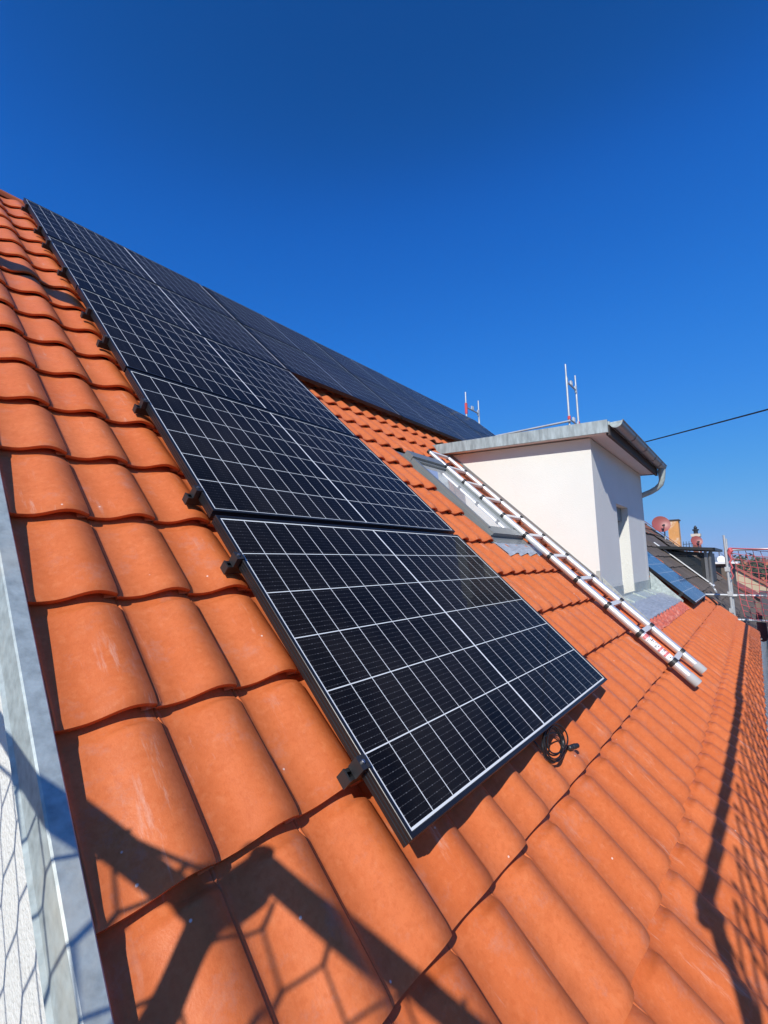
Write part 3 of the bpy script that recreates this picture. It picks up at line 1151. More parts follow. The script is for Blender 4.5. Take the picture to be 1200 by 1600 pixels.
def wrap(b, y0, y1, a0, a1, r, n=8):
    vs = []
    for y in (y0, y1):
        for i in range(n + 1):
            a = a0 + (a1 - a0) * i / n
            vs.append((cos(a) * r, y, sin(a) * r))
    b.add(vs, [(i, i + 1, n + 2 + i, n + 1 + i) for i in range(n)])


b_ = MB()
yb0 = -0.150 - base_v
wrap(b_, yb0, yb0 + 0.225, radians(35), radians(185), 0.0340, 14)
b_.mat(1)
for (ya, yb2) in ((0.0, 0.0), (0.030, 0.046), (0.078, 0.094), (0.195, 0.222)):
    if yb2 > ya:
        wrap(b_, yb0 + ya, yb0 + yb2, radians(37), radians(183), 0.0343, 14)
random.seed(3)
wrap(b_, yb0 + 0.050, yb0 + 0.074, radians(60), radians(84), 0.0343)
wrap(b_, yb0 + 0.050, yb0 + 0.074, radians(98), radians(122), 0.0343)
b_.mat(2)
for k in range(34):
    ya = yb0 + 0.004 + random.choice([0.0, 0.008, 0.016, 0.054, 0.062, 0.100, 0.107, 0.114, 0.122, 0.130, 0.138, 0.146, 0.156, 0.166, 0.176, 0.184])
    a0 = radians(random.uniform(45, 150))
    wrap(b_, ya, ya + random.choice([0.003, 0.004, 0.006]), a0, a0 + radians(random.uniform(8, 30)), 0.0345, 3)
b_.build("warning_sticker", [STK, STR, STT], lad)

# ------------------------------------------------------------------ scaffolding
RT = 0.0242


def coupler(b, p, ax):
    p = Vector(p)
    b.box(p - Vector((0.035, 0.035, 0.04)), p + Vector((0.035, 0.035, 0.04)))


# far gable scaffold
sf = tag(empty("scaffold", (9.7, 2.4, 0)), "galvanised tube scaffold frames standing behind the far gable end", "scaffold")


def sf_part(b, name, mt=GALV, smooth=True):
    o = b.build(name, mt, None, smooth)
    o.parent = sf
    o.location = (-9.7, -2.4, 0)
    return o


XI, XO = 9.70, 10.43
for y, zt_ in ((2.39, 5.20), (5.03, 5.23), (-0.22, 1.03)):
    for x in (XI, XO):
        b_ = MB()
        b_.tube([(x, y, 0.02), (x, y, zt_ - 0.30 + Z0)], RT, 10)
        b_.tube([(x, y, zt_ - 0.302 + Z0), (x, y, zt_ - (0.0 if x == XI else 0.04) + Z0)], RT * 0.78, 10)
        sf_part(b_, "standard")
        b_ = MB()
        b_.box((x - 0.08, y - 0.08, 0.003), (x + 0.08, y + 0.08, 0.02))
        sf_part(b_, "base_plate")
    for zz in ((zt_ - 0.42, zt_ - 1.32, zt_ - 2.4) if y > 1 else (-0.9, -2.9)):
        b_ = MB()
        b_.tube([(XI + RT, y, zz + Z0), (XO - RT, y, zz + Z0)], 0.019, 8)
        b_.box((XI + 0.03, y - 0.02, zz - 0.07 + Z0), (XI + 0.06, y + 0.02, zz + 0.10 + Z0))
        b_.box(((XI + XO) / 2 - 0.05, y - 0.02, zz + 0.02 + Z0), ((XI + XO) / 2 - 0.02, y + 0.02, zz + 0.12 + Z0))
        b_.box(((XI + XO) / 2 + 0.02, y - 0.02, zz + 0.02 + Z0), ((XI + XO) / 2 + 0.05, y + 0.02, zz + 0.12 + Z0))
        b_.box((XO - 0.06, y - 0.02, zz - 0.07 + Z0), (XO - 0.03, y + 0.02, zz + 0.10 + Z0))
        sf_part(b_, "cross_bar")
b_ = MB()
b_.tube([(XI, 5.03, 4.62 + Z0), (XI, 5.03, 4.92 + Z0)], RT + 0.012, 10)
sf_part(b_, "red_coupling", PINK)
b_ = MB()
b_.tube([(XI, 2.39, 3.86 + Z0), (XI, 2.39, 3.94 + Z0)], RT + 0.010, 10)
sf_part(b_, "red_coupling", PINK)
b_ = MB()
b_.tube([(XO, 2.39, 3.88 + Z0), (XO, 2.39, 3.98 + Z0)], RT + 0.010, 10)
sf_part(b_, "red_coupling", PINK)
for (ya, yb2, zz) in ((2.45, 5.0, 3.81), (2.45, 5.0, 2.9)):
    b_ = MB()
    b_.tube([(XI - 0.05, ya - 0.1, zz + Z0), (XI - 0.05, yb2 + 0.1, zz + 0.02 + Z0)], RT, 10)
    sf_part(b_, "guard_rail")
for (ya, yb2, zz) in ((-2.6, -0.20, 0.755), (-2.6, 0.55, -0.125), (-2.6, -0.20, -0.595)):
    b_ = MB()
    b_.tube([(XO - 0.05, ya, zz + Z0), (XO - 0.05, yb2, zz + 0.01 + Z0)], 0.0235, 10)
    b_.tube([(XO - 0.05, -0.30, zz + Z0), (XO - 0.05, -0.22, zz + Z0)], 0.034, 10)
    sf_part(b_, "guard_rail")
for zz in (0.40, -0.05, -0.35):
    b_ = MB()
    b_.box((XI - 0.04, -0.26, zz - 0.04 + Z0), (XI + 0.03, -0.18, zz + 0.04 + Z0))
    sf_part(b_, "coupler")
b_ = MB()
b_.box((9.45, -2.6, -1.12 + Z0), (10.35, 5.4, -1.07 + Z0))
sf_part(b_, "deck", PLANK, False)

# near scaffold: deck outside the eave with standards, rails and nets; stands round the near corner of the house
sn = tag(empty("scaffold", (-1.2, -0.99, 0)), "tube scaffold with plank deck along the near eave, casting the shadows on the tiles", "scaffold")


def sn_part(b, name, mt=GALV, smooth=True):
    o = b.build(name, mt, None, smooth)
    o.parent = sn
    o.location = (1.2, 0.99, 0)
    return o


YE = -0.990
XG = -1.205
posts = [(-1.2, -0.148, 0.795), (XG, 2.45, 0.95), (XG, 4.95, 0.95), (-0.60, YE, 0.84), (1.95, YE - 0.70, 0.9), (4.5, YE - 0.70, 0.9), (7.1, YE - 0.70, 0.9)]
for x, y, zt_ in posts:
    b_ = MB()
    b_.tube([(x, y, 0.15 if y < -0.46 else 0.02), (x, y, zt_ + Z0)], RT, 12)
    sn_part(b_, "standard")
for (a, c) in (((-1.172, -0.135, 0.752), (-1.44, -1.28, 0.745)), ((-1.228, -0.150, 0.690), (-1.055, 0.90, 0.690)), ((XG - 0.05, -1.3, 0.20), (XG - 0.05, 2.6, 0.20)),
               ((-0.70, YE, 0.818), (2.4, YE, 0.742)), ((2.2, YE + 0.01, 0.758), (9.3, YE + 0.01, 0.750)), ((-0.70, YE, 0.22), (9.3, YE, 0.22))):
    b_ = MB()
    b_.tube([Z(*a), Z(*c)], RT, 12)
    sn_part(b_, "guard_rail")
for p in ((-0.62, YE, 0.80), (-1.2, -0.148, 0.72), (-0.62, YE, 0.22)):
    b_ = MB()
    q = Z(*p)
    b_.box(q - Vector((0.032, 0.034, 0.030)), q + Vector((0.034, 0.034, 0.032)))
    b_.box(q + Vector((-0.068, -0.010, -0.006)), q + Vector((-0.032, 0.010, 0.014)))
    sn_part(b_, "coupler")
# upper gable level: toe board that shades the tiles near the ridge
b_ = MB()
q0, q1 = Vector((-1.21, 2.05, 3.205 + Z0)), Vector((-1.21, 2.62, 3.20 + Z0))
b_.box((-1.225, 2.02, 3.18 + Z0), (-1.195, 2.95, 3.32 + Z0))
sn_part(b_, "toe_board", PLANK, False)
b_ = MB()
b_.tube([(-1.205, 2.45, 0.9 + Z0), (-1.205, 2.45, 3.3 + Z0)], RT, 12)
sn_part(b_, "standard")
for k in range(3):
    b_ = MB()
    b_.box((-1.15, -1.02 - 0.26 * k - 0.25, -1.09 + Z0), (9.4, -1.02 - 0.26 * k, -1.045 + Z0))
    sn_part(b_, "plank", PLANK, False)
for k in range(2):
    b_ = MB()
    b_.box((-0.69 - 0.25 * k - 0.24, -1.0, -1.09 + Z0), (-0.69 - 0.25 * k, 5.0, -1.045 + Z0))
    sn_part(b_, "plank", PLANK, False)


# nets
def diamond_net(o, a, b, la, lb, cell, r, loose, seed, square=False, drape=None, neck=0.0):
    """knotted net in the plane spanned by unit vectors a (length la) and b (length lb)"""
    rnd = random.Random(seed)
    a, b = Vector(a), Vector(b)
    nrm = a.cross(b).normalized()
    na, nb = max(2, round(la / cell)), max(2, round(lb / cell))
    ph = [rnd.uniform(0, 6.28) for _ in range(8)]
    kn = {}

    def knot(i, j):
        if (i, j) not in kn:
            s, t = i / na, j / nb
            if not square:
                s = (i + (0.5 if j % 2 else 0)) / na
            x, y = s * la, t * lb
            x += loose * (sin(y * 3.1 + ph[0]) + 0.6 * sin(y * 7 + x * 2 + ph[1])) + rnd.uniform(-1, 1) * loose * 0.22
            y += loose * (sin(x * 2.3 + ph[2]) + 0.5 * sin(x * 5.3 + ph[3])) + rnd.uniform(-1, 1) * loose * 0.22
            w = loose * 1.6 * sin(x * 1.7 + ph[4]) * sin(y * 2.3 + ph[5])
            p = Vector(o) + a * x + b * y + nrm * w
            if drape:
                p = drape(p, s, t)
            kn[(i, j)] = p
        return kn[(i, j)]
    mb = MB()
    for j in range(nb + 1):
        for i in range(na + 1):
            if square:
                if i < na:
                    mb.tube([knot(i, j), knot(i + 1, j)], r, 4, False)
                if j < nb:
                    mb.tube([knot(i, j), knot(i, j + 1)], r, 4, False)
            elif j < nb:
                d = 1 if j % 2 else 0
                dv = b * (neck * cell / 2)
                if neck > 0:
                    mb.tube([knot(i, j) - dv, knot(i, j) + dv], r * 1.35, 4, False)
                for ii in (i + d - 1, i + d):
                    if 0 <= ii <= na:
                        mb.tube([knot(i, j) + dv, knot(ii, j + 1) - dv], r, 4, False)
    return mb


b_ = diamond_net((XG - 0.012, -1.5, 0.715 + Z0), (0, 1, 0), (0, 0, -1), 3.6, 1.75, 0.115, 0.0035, 0.012, 4, neck=0.42)
b_.tube([(XG - 0.03, -0.12 + 1.6 * t, 0.752 + Z0 - 0.05 * sin(t * 3.1)) for t in [k / 20 for k in range(21)]], 0.0045, 6)
tag(b_.build("safety_net", NETM), "safety net on the gable scaffold beside the camera, its mesh shading the lower left tiles", "net", "safety nets on the scaffolds")
b_ = diamond_net((-0.75, YE - 0.03, 0.74 + Z0), (1, 0, 0), (0, 0, -1), 10.3, 1.75, 0.12, 0.0048, 0.018, 9)
tag(b_.build("safety_net", NETM), "safety net on the eave scaffold whose mesh shades the tiles at the right edge", "net", "safety nets on the scaffolds")


def drape(p, s, t):
    # gathered at the inner post: the left edge is pulled down and in
    k = (1 - s) ** 2
    p = p.copy()
    p.z -= 0.10 * sin(s * pi) * (1 - t) + 0.22 * t * (s ** 0.7 - 0.4)
    p.y += -0.06 * k * t * 2
    p.x += 0.10 * sin(t * 5 + s * 3)
    return p


b_ = diamond_net((XO - 0.08, -0.27, 0.79 + Z0), (0, -1, 0), (0, 0, -1), 1.7, 1.40, 0.115, 0.0052, 0.020, 14, True, drape)
b_.tube([(XO - 0.08, -0.25 - 1.9 * t, 0.80 + Z0 - 0.055 * sin(t * 3.0)) for t in [k / 14 for k in range(15)]], 0.010, 6)
b_.tube([(XO - 0.10, -0.26 - 0.02 * sin(k * 2.1), 0.80 + Z0 - 0.055 * k) for k in range(12)], [0.03, 0.045, 0.035, 0.02, 0.016, 0.02, 0.014, 0.016, 0.012, 0.012, 0.010, 0.010], 7)
tag(b_.build("safety_net", NETM), "faded red safety net hanging from the rail right of the far scaffold post", "net", "safety nets on the scaffolds")

# overhead cable behind the dormer
b_ = MB()
c0, c1 = Vector((12.523, 1.523, 3.678 + Z0)), Vector((9.568, -1.145, 3.241 + Z0))
pts = []
for k in range(-40, 41):
    t = k / 10
    p = c0 + (c1 - c0) * t
    p.z += 0.012 * (t - 0.0) * (t - 1.0)
    pts.append(p)
b_.tube(pts, 0.015, 6)
tag(b_.build("overhead_cable", CABLE, None, True), "thin black overhead cable crossing the sky right of the dormer gutter", "cable")

# ------------------------------------------------------------------ neighbouring house with dark roof
NB = tag(empty("house", (9.3, 0, 0)), "neighbouring house with a dark brown tiled roof and a black clad dormer", "house")
BROWN = mat("brown_concrete_tile", (0.105, 0.082, 0.066), 0.85, var=0.22, vscale=5, rnd=0.16, bump=0.002, bscale=70)
BROWN2 = mat("red_brown_tile", (0.20, 0.075, 0.050), 0.85, var=0.2, vscale=4, rnd=0.2)
BLACKM = mat("black_cladding", (0.020, 0.021, 0.022), 0.45, 0.1)
BEIGE = mat("beige_render", (0.55, 0.50, 0.42), 0.9, var=0.06, bump=0.002, bscale=80)
WHITEP = mat("white_paint_trim", (0.75, 0.75, 0.74), 0.5)
NX0, NX1, NN = 9.34, 18.4, -0.24


def nb_part(b, name, mt, smooth=False):
    o = b.build(name, mt, None, smooth)
    o.parent = NB
    o.location = (-9.3, 0, 0)
    return o


b_ = MB()
pts = [(gy0, 0.0), (9.2, 0.0), (9.2, 8.2), (ry, rz - 0.15), (gy0, ez - 0.12)]
b_.slab([(NX0 + 0.08, y, z) for y, z in pts], (NX1 - NX0 - 0.2, 0, 0))
nb_part(b_, "wall", BEIGE)
b_ = MB()
b_.slab([W(NX0, -0.95, NN - 0.03), W(NX1, -0.95, NN - 0.03), W(NX1, 6.05, NN - 0.03), W(NX0, 6.05, NN - 0.03)], W(0, 0, -0.06) - W(0, 0, 0))
b_.slab([(NX0, ry, rz - 0.10), (NX1, ry, rz - 0.10), (NX1, 9.6, 8.1), (NX0, 9.6, 8.1)], (0, 0.03, -0.08))
nb_part(b_, "roof", BROWN)
# flat wavy concrete tiles
tm = MB()
tw2, tp2 = 0.32, 0.36
xs2 = [0, 0.06, 0.14, 0.5, 0.86, 0.94, 1.0]
hs2 = [0.012, 0.016, 0.004, 0.0, 0.004, 0.016, 0.012]
row0 = [(x * tw2, 0, h + 0.030) for x, h in zip(xs2, hs2)]
row1 = [(x * tw2, 0.40, h) for x, h in zip(xs2, hs2)]
rowb = [(x * tw2, 0.001, h + 0.004) for x, h in zip(xs2, hs2)]
n_ = len(xs2)
tm.add(row0 + row1, [(i, i + 1, n_ + i + 1, n_ + i) for i in range(n_ - 1)])
tm.add(row0 + rowb, [(i, i + 1, n_ + i + 1, n_ + i) for i in range(n_ - 1)])
nb_tile = tm.mesh("roof_tile", BROWN)
nb_tile2 = nb_tile.copy()
nb_tile2.materials[0] = BROWN2
random.seed(31)
spots = []
for r in range(19):
    for c in range(28):
        u, v = NX0 + c * tw2 + 0.02, -0.93 + r * tp2
        if 12.85 < u + 0.16 < 16.2 and 0.15 < v + 0.1 < 2.2:
            continue
        px, py, f_ = project(W(u, v, NN))
        spots.append((0 if (px > 1000 and px < 1215) else 1, f_, u, v, r))
spots.sort()
restmb = MB()
for k, (s_, f_, u, v, r) in enumerate(spots):
    pos = W(u + random.uniform(-0.004, 0.004), v + random.uniform(-0.012, 0.012), NN - 0.01)
    if k < 300:
        o = inst("roof_tile", nb_tile2 if (v > 2.2 and random.random() < 0.35) else nb_tile, NB, pos - Vector((9.3, 0, 0)), (PITCH + random.uniform(-0.012, 0.012), random.uniform(-0.01, 0.01), random.uniform(-0.008, 0.008)))
    else:
        M_ = Matrix.Translation(pos) @ ROOFROT
        restmb.add([M_ @ Vector(p) for p in row0 + row1], [(i, i + 1, n_ + i + 1, n_ + i) for i in range(n_ - 1)])
o = nb_part(restmb, "roof_tile_field", BROWN)
o["kind"] = "stuff"
# black clad dormer
b_ = MB()
bx0, bx1, by = 13.02, 16.0, 0.30
ztop = 0.76 + Z0
b_.slab([(bx0, by, -0.25 + Z0), (bx0, by, ztop), (bx0, 1.35, ztop + 0.05), (bx0, 1.35, 0.9 + Z0)], (bx1 - bx0, 0, 0))
ndorm = nb_part(b_, "dormer", BLACKM)
b_ = MB()
b_.hexa([Z(12.78, 0.10, 0.80), Z(16.2, 0.10, 0.80), Z(16.2, 1.55, 0.91), Z(12.78, 1.55, 0.91), Z(12.78, 0.10, 0.87), Z(16.2, 0.10, 0.87), Z(16.2, 1.55, 0.98), Z(12.78, 1.55, 0.98)])
o = b_.build("roof_slab", BLACKM, ndorm)
b_ = MB()
b_.slab([Z(bx0 - 0.012, 0.42, 0.10), Z(bx0 - 0.012, 0.42, 0.70), Z(bx0 - 0.012, 1.10, 0.72)], (0.009, 0, 0))
o = b_.build("side_pane", GLASS, ndorm)
b_ = MB()
b_.box(Z(bx0 - 0.03, 0.285, -0.05), Z(bx0 + 0.03, 0.345, 0.80))
o = b_.build("corner_post", GUTT, ndorm)
b_ = MB()
b_.tube([Z(bx0 - 0.02, 0.20, 0.80), Z(bx0 - 0.02, 0.24, 0.60), Z(bx0 - 0.02, 0.24, -0.02)], 0.04, 10)
o = b_.build("downpipe", GUTT, ndorm, True)
b_ = MB()
b_.slab([W(bx0 - 0.10, 0.24, NN + 0.045), W(bx0 - 0.02, 0.24, NN + 0.045), W(bx0 - 0.02, 1.75, NN + 0.045), W(bx0 - 0.10, 1.75, NN + 0.045)], W(0, 0, 0.02) - W(0, 0, 0))
b_.slab([W(bx0 - 0.15, 0.10, NN + 0.045), W(bx0 + 0.18, 0.10, NN + 0.045), W(bx0 + 0.18, 0.22, NN + 0.05), W(bx0 - 0.15, 0.22, NN + 0.045)], W(0, 0, 0.02) - W(0, 0, 0))
o = b_.build("white_flashing", WHITEP, ndorm)
# snow-guard wire hooks on the brown tiles
b_ = MB()
for k in range(2):
    q = [W(11.9 + 0.22 * k + 0.10 * cos(a), 0.05 + 0.09 * sin(a), NN + 0.07 + 0.03 * sin(a)) for a in [radians(-150 + 30 * i) for i in range(9)]]
    b_.tube(q, 0.007, 6)
nb_part(b_, "wire_hook", GALV, True)
b_ = MB()
b_.slab([W(NX1 - 0.05, -0.9, NN + 0.05), W(NX1 + 0.03, -0.9, NN + 0.05), W(NX1 + 0.03, 6.0, NN + 0.05), W(NX1 - 0.05, 6.0, NN + 0.05)], W(0, 0, 0.02) - W(0, 0, 0))
nb_part(b_, "verge_trim", BROWN2)


# satellite dishes
def dish(cx, cy, cz, r, facing, label, foot):
    root = tag(empty("satellite_dish", (cx, cy, cz)), label, "satellite dish", "round red satellite dishes")
    f = Vector(facing).normalized()
    a = f.cross(Vector((0, 0, 1))).normalized()
    b = a.cross(f)
    DM = MATS.get("dish") or mat("dish", (0.30, 0.075, 0.065), 0.45, var=0.06)
    mb = MB()
    rings, seg_ = 5, 24
    vs = [(0, 0, 0)]
    for k in range(1, rings + 1):
        q = k / rings
        for i in range(seg_):
            an = 2 * pi * i / seg_
            p = (a * cos(an) + b * sin(an)) * r * q + f * (0.22 * r * q * q)
            vs.append(tuple(p))
    back = [tuple(Vector(p) - f * 0.015) for p in vs]
    fs = [(0, 1 + i, 1 + (i + 1) % seg_) for i in range(seg_)]
    for k in range(rings - 1):
        for i in range(seg_):
            p0 = 1 + k * seg_
            fs.append((p0 + i, p0 + seg_ + i, p0 + seg_ + (i + 1) % seg_, p0 + (i + 1) % seg_))
    nv = len(vs)
    fs += [tuple(nv + i for i in reversed(q)) for q in fs]
    p0 = 1 + (rings - 1) * seg_
    fs += [(p0 + i, p0 + (i + 1) % seg_, nv + p0 + (i + 1) % seg_, nv + p0 + i) for i in range(seg_)]
    mb.add(vs + back, fs)
    mb.build("reflector", DM, root, True)
    mb = MB()
    e0 = -b * r * 0.95 + f * 0.2 * r
    e1 = f * r * 1.05 - b * r * 0.45
    mb.tube([e0, e0 * 0.4 + e1 * 0.6 - b * 0.06, e1], 0.016, 8)
    mb.tube([e1, e1 - (f * 0.9 - b * 0.2) * 0.14], [0.035, 0.03], 8)
    mb.build("receiver_arm", BLKPL, root, True)
    mb = MB()
    ft = Vector(foot) - Vector((cx, cy, cz))
    mb.tube([-f * 0.02, -f * 0.14, Vector((ft.x, ft.y, 0.05)), ft], 0.024, 8)
    mb.build("mast", GALV, root, True)
    return root


dish(17.4, 1.80, 1.83 + Z0, 0.29, (-0.9, -0.42, 0.28), "red satellite dish beside the orange chimney, the larger of two", (17.55, 1.72, 1.15 + Z0))

# third house: lower, with red roof, orange chimney and another dormer
H3 = tag(empty("house", (18.6, 0, 0)), "house with a red roof and a peeling orange chimney behind the dark roof", "house")
REDT = mat("old_red_tile", (0.27, 0.080, 0.050), 0.85, var=0.25, vscale=3, bump=0.02, bscale=6)
ORNG = mat("peeling_orange_plaster", (0.62, 0.30, 0.10), 0.9, var=0.1, vscale=4, stain=(0.75, 0.66, 0.55), stain_amt=1.0, stain_scale=4.5)


def part_of(root, b, name, mt, smooth=False):
    o = b.build(name, mt, None, smooth)
    o.parent = root
    o.location = -root.location
    return o


b_ = MB()
pts = [(-0.4, 0.0), (8.6, 0.0), (8.6, Z0 - 2.4), (4.1, Z0 + 2.3), (-0.4, Z0 - 2.0)]
b_.slab([(18.6, y, z) for y, z in pts], (8.6, 0, 0))
part_of(H3, b_, "wall", BEIGE)
b_ = MB()
b_.slab([(18.5, -0.75, Z0 - 2.2), (27.4, -0.75, Z0 - 2.2), (27.4, 4.1, Z0 + 2.45), (18.5, 4.1, Z0 + 2.45)], (0, 0, -0.1))
b_.slab([(18.5, 4.1, Z0 + 2.45), (27.4, 4.1, Z0 + 2.45), (27.4, 8.9, Z0 - 2.6), (18.5, 8.9, Z0 - 2.6)], (0, 0, -0.1))
roof3 = part_of(H3, b_, "roof", REDT)
b_ = MB()
b_.box((21.0, 1.66, 0.2 + Z0), (21.5, 2.03, 2.20 + Z0))
b_.build("chimney", ORNG, roof3).location = (0, 0, 0)
b_ = MB()
b_.box((20.96, 1.62, 2.20 + Z0), (21.54, 2.07, 2.25 + Z0))
b_.build("chimney_cap", WOOD, roof3)
# flat dormer with pale edge on that roof
b_ = MB()
b_.box((21.8, 0.10, -0.9 + Z0), (25.5, 1.3, 0.40 + Z0))
d3 = part_of(H3, b_, "dormer", BROWN)
b_ = MB()
b_.box((21.6, -0.10, 0.40 + Z0), (25.7, 1.5, 0.47 + Z0))
b_.build("roof_edge", WHITEP, d3)
b_ = MB()
b_.box((21.79, 0.45, -0.2 + Z0), (21.798, 1.0, 0.3 + Z0))
b_.build("window_pane", GLASS, d3)

# fourth house further along: brown roof with second chimney
H4 = tag(empty("house", (27.6, 0, 0)), "house with a dark chimney and metal pot behind the black clad dormer", "house")
b_ = MB()
pts = [(-0.4, 0.0), (8.6, 0.0), (8.6, Z0 - 3.0), (4.1, Z0 + 1.5), (-0.4, Z0 - 2.6)]
b_.slab([(27.6, y, z) for y, z in pts], (9.0, 0, 0))
part_of(H4, b_, "wall", BEIGE)
b_ = MB()
b_.slab([(27.5, -0.75, Z0 - 2.9), (36.8, -0.75, Z0 - 2.9), (36.8, 4.1, Z0 + 1.65), (27.5, 4.1, Z0 + 1.65)], (0, 0, -0.1))
b_.slab([(27.5, 4.1, Z0 + 1.65), (36.8, 4.1, Z0 + 1.65), (36.8, 8.9, Z0 - 3.2), (27.5, 8.9, Z0 - 3.2)], (0, 0, -0.1))
roof4 = part_of(H4, b_, "roof", REDT)
b_ = MB()
b_.box((28.0, 1.50, -1.0 + Z0), (28.5, 1.84, 1.80 + Z0))
b_.build("chimney", BROWN2, roof4)
b_ = MB()
b_.box((27.95, 1.46, 1.80 + Z0), (28.55, 1.88, 1.95 + Z0))
b_.build("chimney_cap", BEIGE, roof4)
b_ = MB()
b_.tube([(28.25, 1.67, z + Z0) for z in (1.95, 2.12, 2.13, 2.20, 2.21, 2.27, 2.40)], [0.10, 0.10, 0.15, 0.15, 0.06, 0.09, 0.02], 10)
b_.build("chimney_pot", BLKPL, roof4, True)
dish(20.4, 1.06, 1.30 + Z0, 0.20, (-0.9, -0.42, 0.28), "smaller red satellite dish seen just above the flat black dormer roof", (20.6, 1.02, 0.25 + Z0))
# antenna
an = tag(empty("antenna", (26.0, 0.66, Z0 - 0.9)), "thin aerial pole on the roof left of the scaffold post", "antenna")
b_ = MB()
b_.tube([(0, 0, -0.6), (0, 0, 1.97)], 0.022, 6)
b_.build("mast", BOLT, an)
b_ = MB()
b_.tube([(0, 0, 1.85), (0.3, -0.75, 0.85)], 0.010, 5)
b_.build("stay_wire", BOLT, an)
an2 = tag(empty("antenna", (22.0, 1.45, Z0 + 0.5)), "small television aerial with short rods right of the orange chimney", "antenna")
b_ = MB()
b_.tube([(0, 0, -0.8), (0, 0, 0.78)], 0.014, 6)
b_.build("mast", BLKPL, an2)
b_ = MB()
b_.tube([(0, 0.22, 0.74), (0, -0.26, 0.76)], 0.012, 5)
for k in range(5):
    y = 0.2 - 0.1 * k
    b_.tube([(-0.06, y, 0.64), (0.06, y, 0.86)], 0.010, 5)
b_.build("aerial_rods", BLKPL, an2)
wd = tag(empty("satellite_dish", (25.6, 0.60, 0.55 + Z0)), "small white satellite dish left of the scaffold post", "satellite dish")
b_ = MB()
b_.tube([(0.04, 0.02, 0), (-0.01, 0, 0), (-0.06, -0.03, 0.01)], [0.05, 0.16, 0.19], 16)
b_.build("reflector", WHITEP, wd, True)
b_ = MB()
b_.tube([(0.05, 0.02, 0), (0.1, 0.03, -0.2), (0.1, 0.03, -0.9)], 0.02, 6)
b_.build("mast", GALV, wd)

# ------------------------------------------------------------------ townscape beyond the net
random.seed(77)
ROOFC = [mat("town_roof_orange", (0.42, 0.13, 0.055), 0.85, var=0.2, vscale=1.5, bump=0.03, bscale=5), mat("town_roof_red", (0.30, 0.075, 0.05), 0.85, var=0.2, vscale=1.5, bump=0.03, bscale=5),
         mat("town_roof_brown", (0.13, 0.08, 0.06), 0.85, var=0.2, vscale=1.5, bump=0.03, bscale=5)]
WALLC = [mat("town_wall_cream", (0.62, 0.57, 0.47), 0.9, var=0.08, vscale=0.6), mat("town_wall_white", (0.75, 0.74, 0.72), 0.9, var=0.06, vscale=0.6), mat("town_wall_ochre", (0.50, 0.40, 0.26), 0.9, var=0.08, vscale=0.6)]


def town_house(x, y, w, d, he, hr, rot, rc, wc, label, group, chim=True, wins=True):
    root = tag(empty("house", (x, y, 0), (0, 0, rot)), label, "house", group)
    b = MB()
    b.slab([(-w / 2, -d / 2, 0), (-w / 2, d / 2, 0), (-w / 2, d / 2, he), (-w / 2, 0, hr - 0.15), (-w / 2, -d / 2, he)], (w, 0, 0))
    b.build("wall", wc, root)
    b = MB()
    ov = 0.35
    sl = (hr - he) / (d / 2)
    for s in (-1, 1):
        b.slab([(-w / 2 - ov, 0, hr), (w / 2 + ov, 0, hr), (w / 2 + ov, s * (d / 2 + ov), he - ov * sl + 0.12), (-w / 2 - ov, s * (d / 2 + ov), he - ov * sl + 0.12)], (0, 0, -0.14))
    rf = b.build("roof", rc, root)
    if chim:
        cx = random.uniform(-w * 0.3, w * 0.3)
        b = MB()
        b.box((cx, 0.4, hr - 1.2), (cx + 0.6, 1.0, hr + 0.9))
        b.box((cx - 0.06, 0.34, hr + 0.9), (cx + 0.66, 1.06, hr + 1.0))
        b.build("chimney", BROWN2, rf)
    if wins:
        k = -w / 2 + 1.0
        while k < w / 2 - 1.2:
            for zz in (1.2, 4.0, 6.6):
                if zz + 1.4 < he:
                    for s in (-1, 1):
                        b = MB()
                        y0 = s * (d / 2)
                        b.box((k, min(y0, y0 + s * 0.03), zz), (k + 1.0, max(y0, y0 + s * 0.03), zz + 1.4))
                        b.build("window", GLASS, root)
            k += 2.4
        for zz in (1.2, 4.0, 6.6):
            for yy in (-1.8, 0.8):
                if zz + 1.4 < he:
                    b = MB()
                    b.box((-w / 2 - 0.03, yy, zz), (-w / 2, yy + 1.0, zz + 1.4))
                    b.build("window", GLASS, root)
    return root


# the row continues along the same side of the street, a little lower
town_house(47, 4.6, 18, 9.6, 4.6, 8.3, 0.0, ROOFC[2], mat("town_wall_brown", (0.20, 0.135, 0.10), 0.9, var=0.12, vscale=0.8), "terraced house with a brown roof in the row beyond the chimneys", "houses along the street")
town_house(68, 4.0, 15, 10, 5.0, 8.6, 0.04, ROOFC[1], MATS["town_wall_brown"], "terraced house with a red roof further along the row", "houses along the street")
town_house(88, 2.6, 14, 10, 5.2, 8.9, 0.02, ROOFC[0], WALLC[2], "terraced house with an orange roof at the end of the row", "houses along the street")
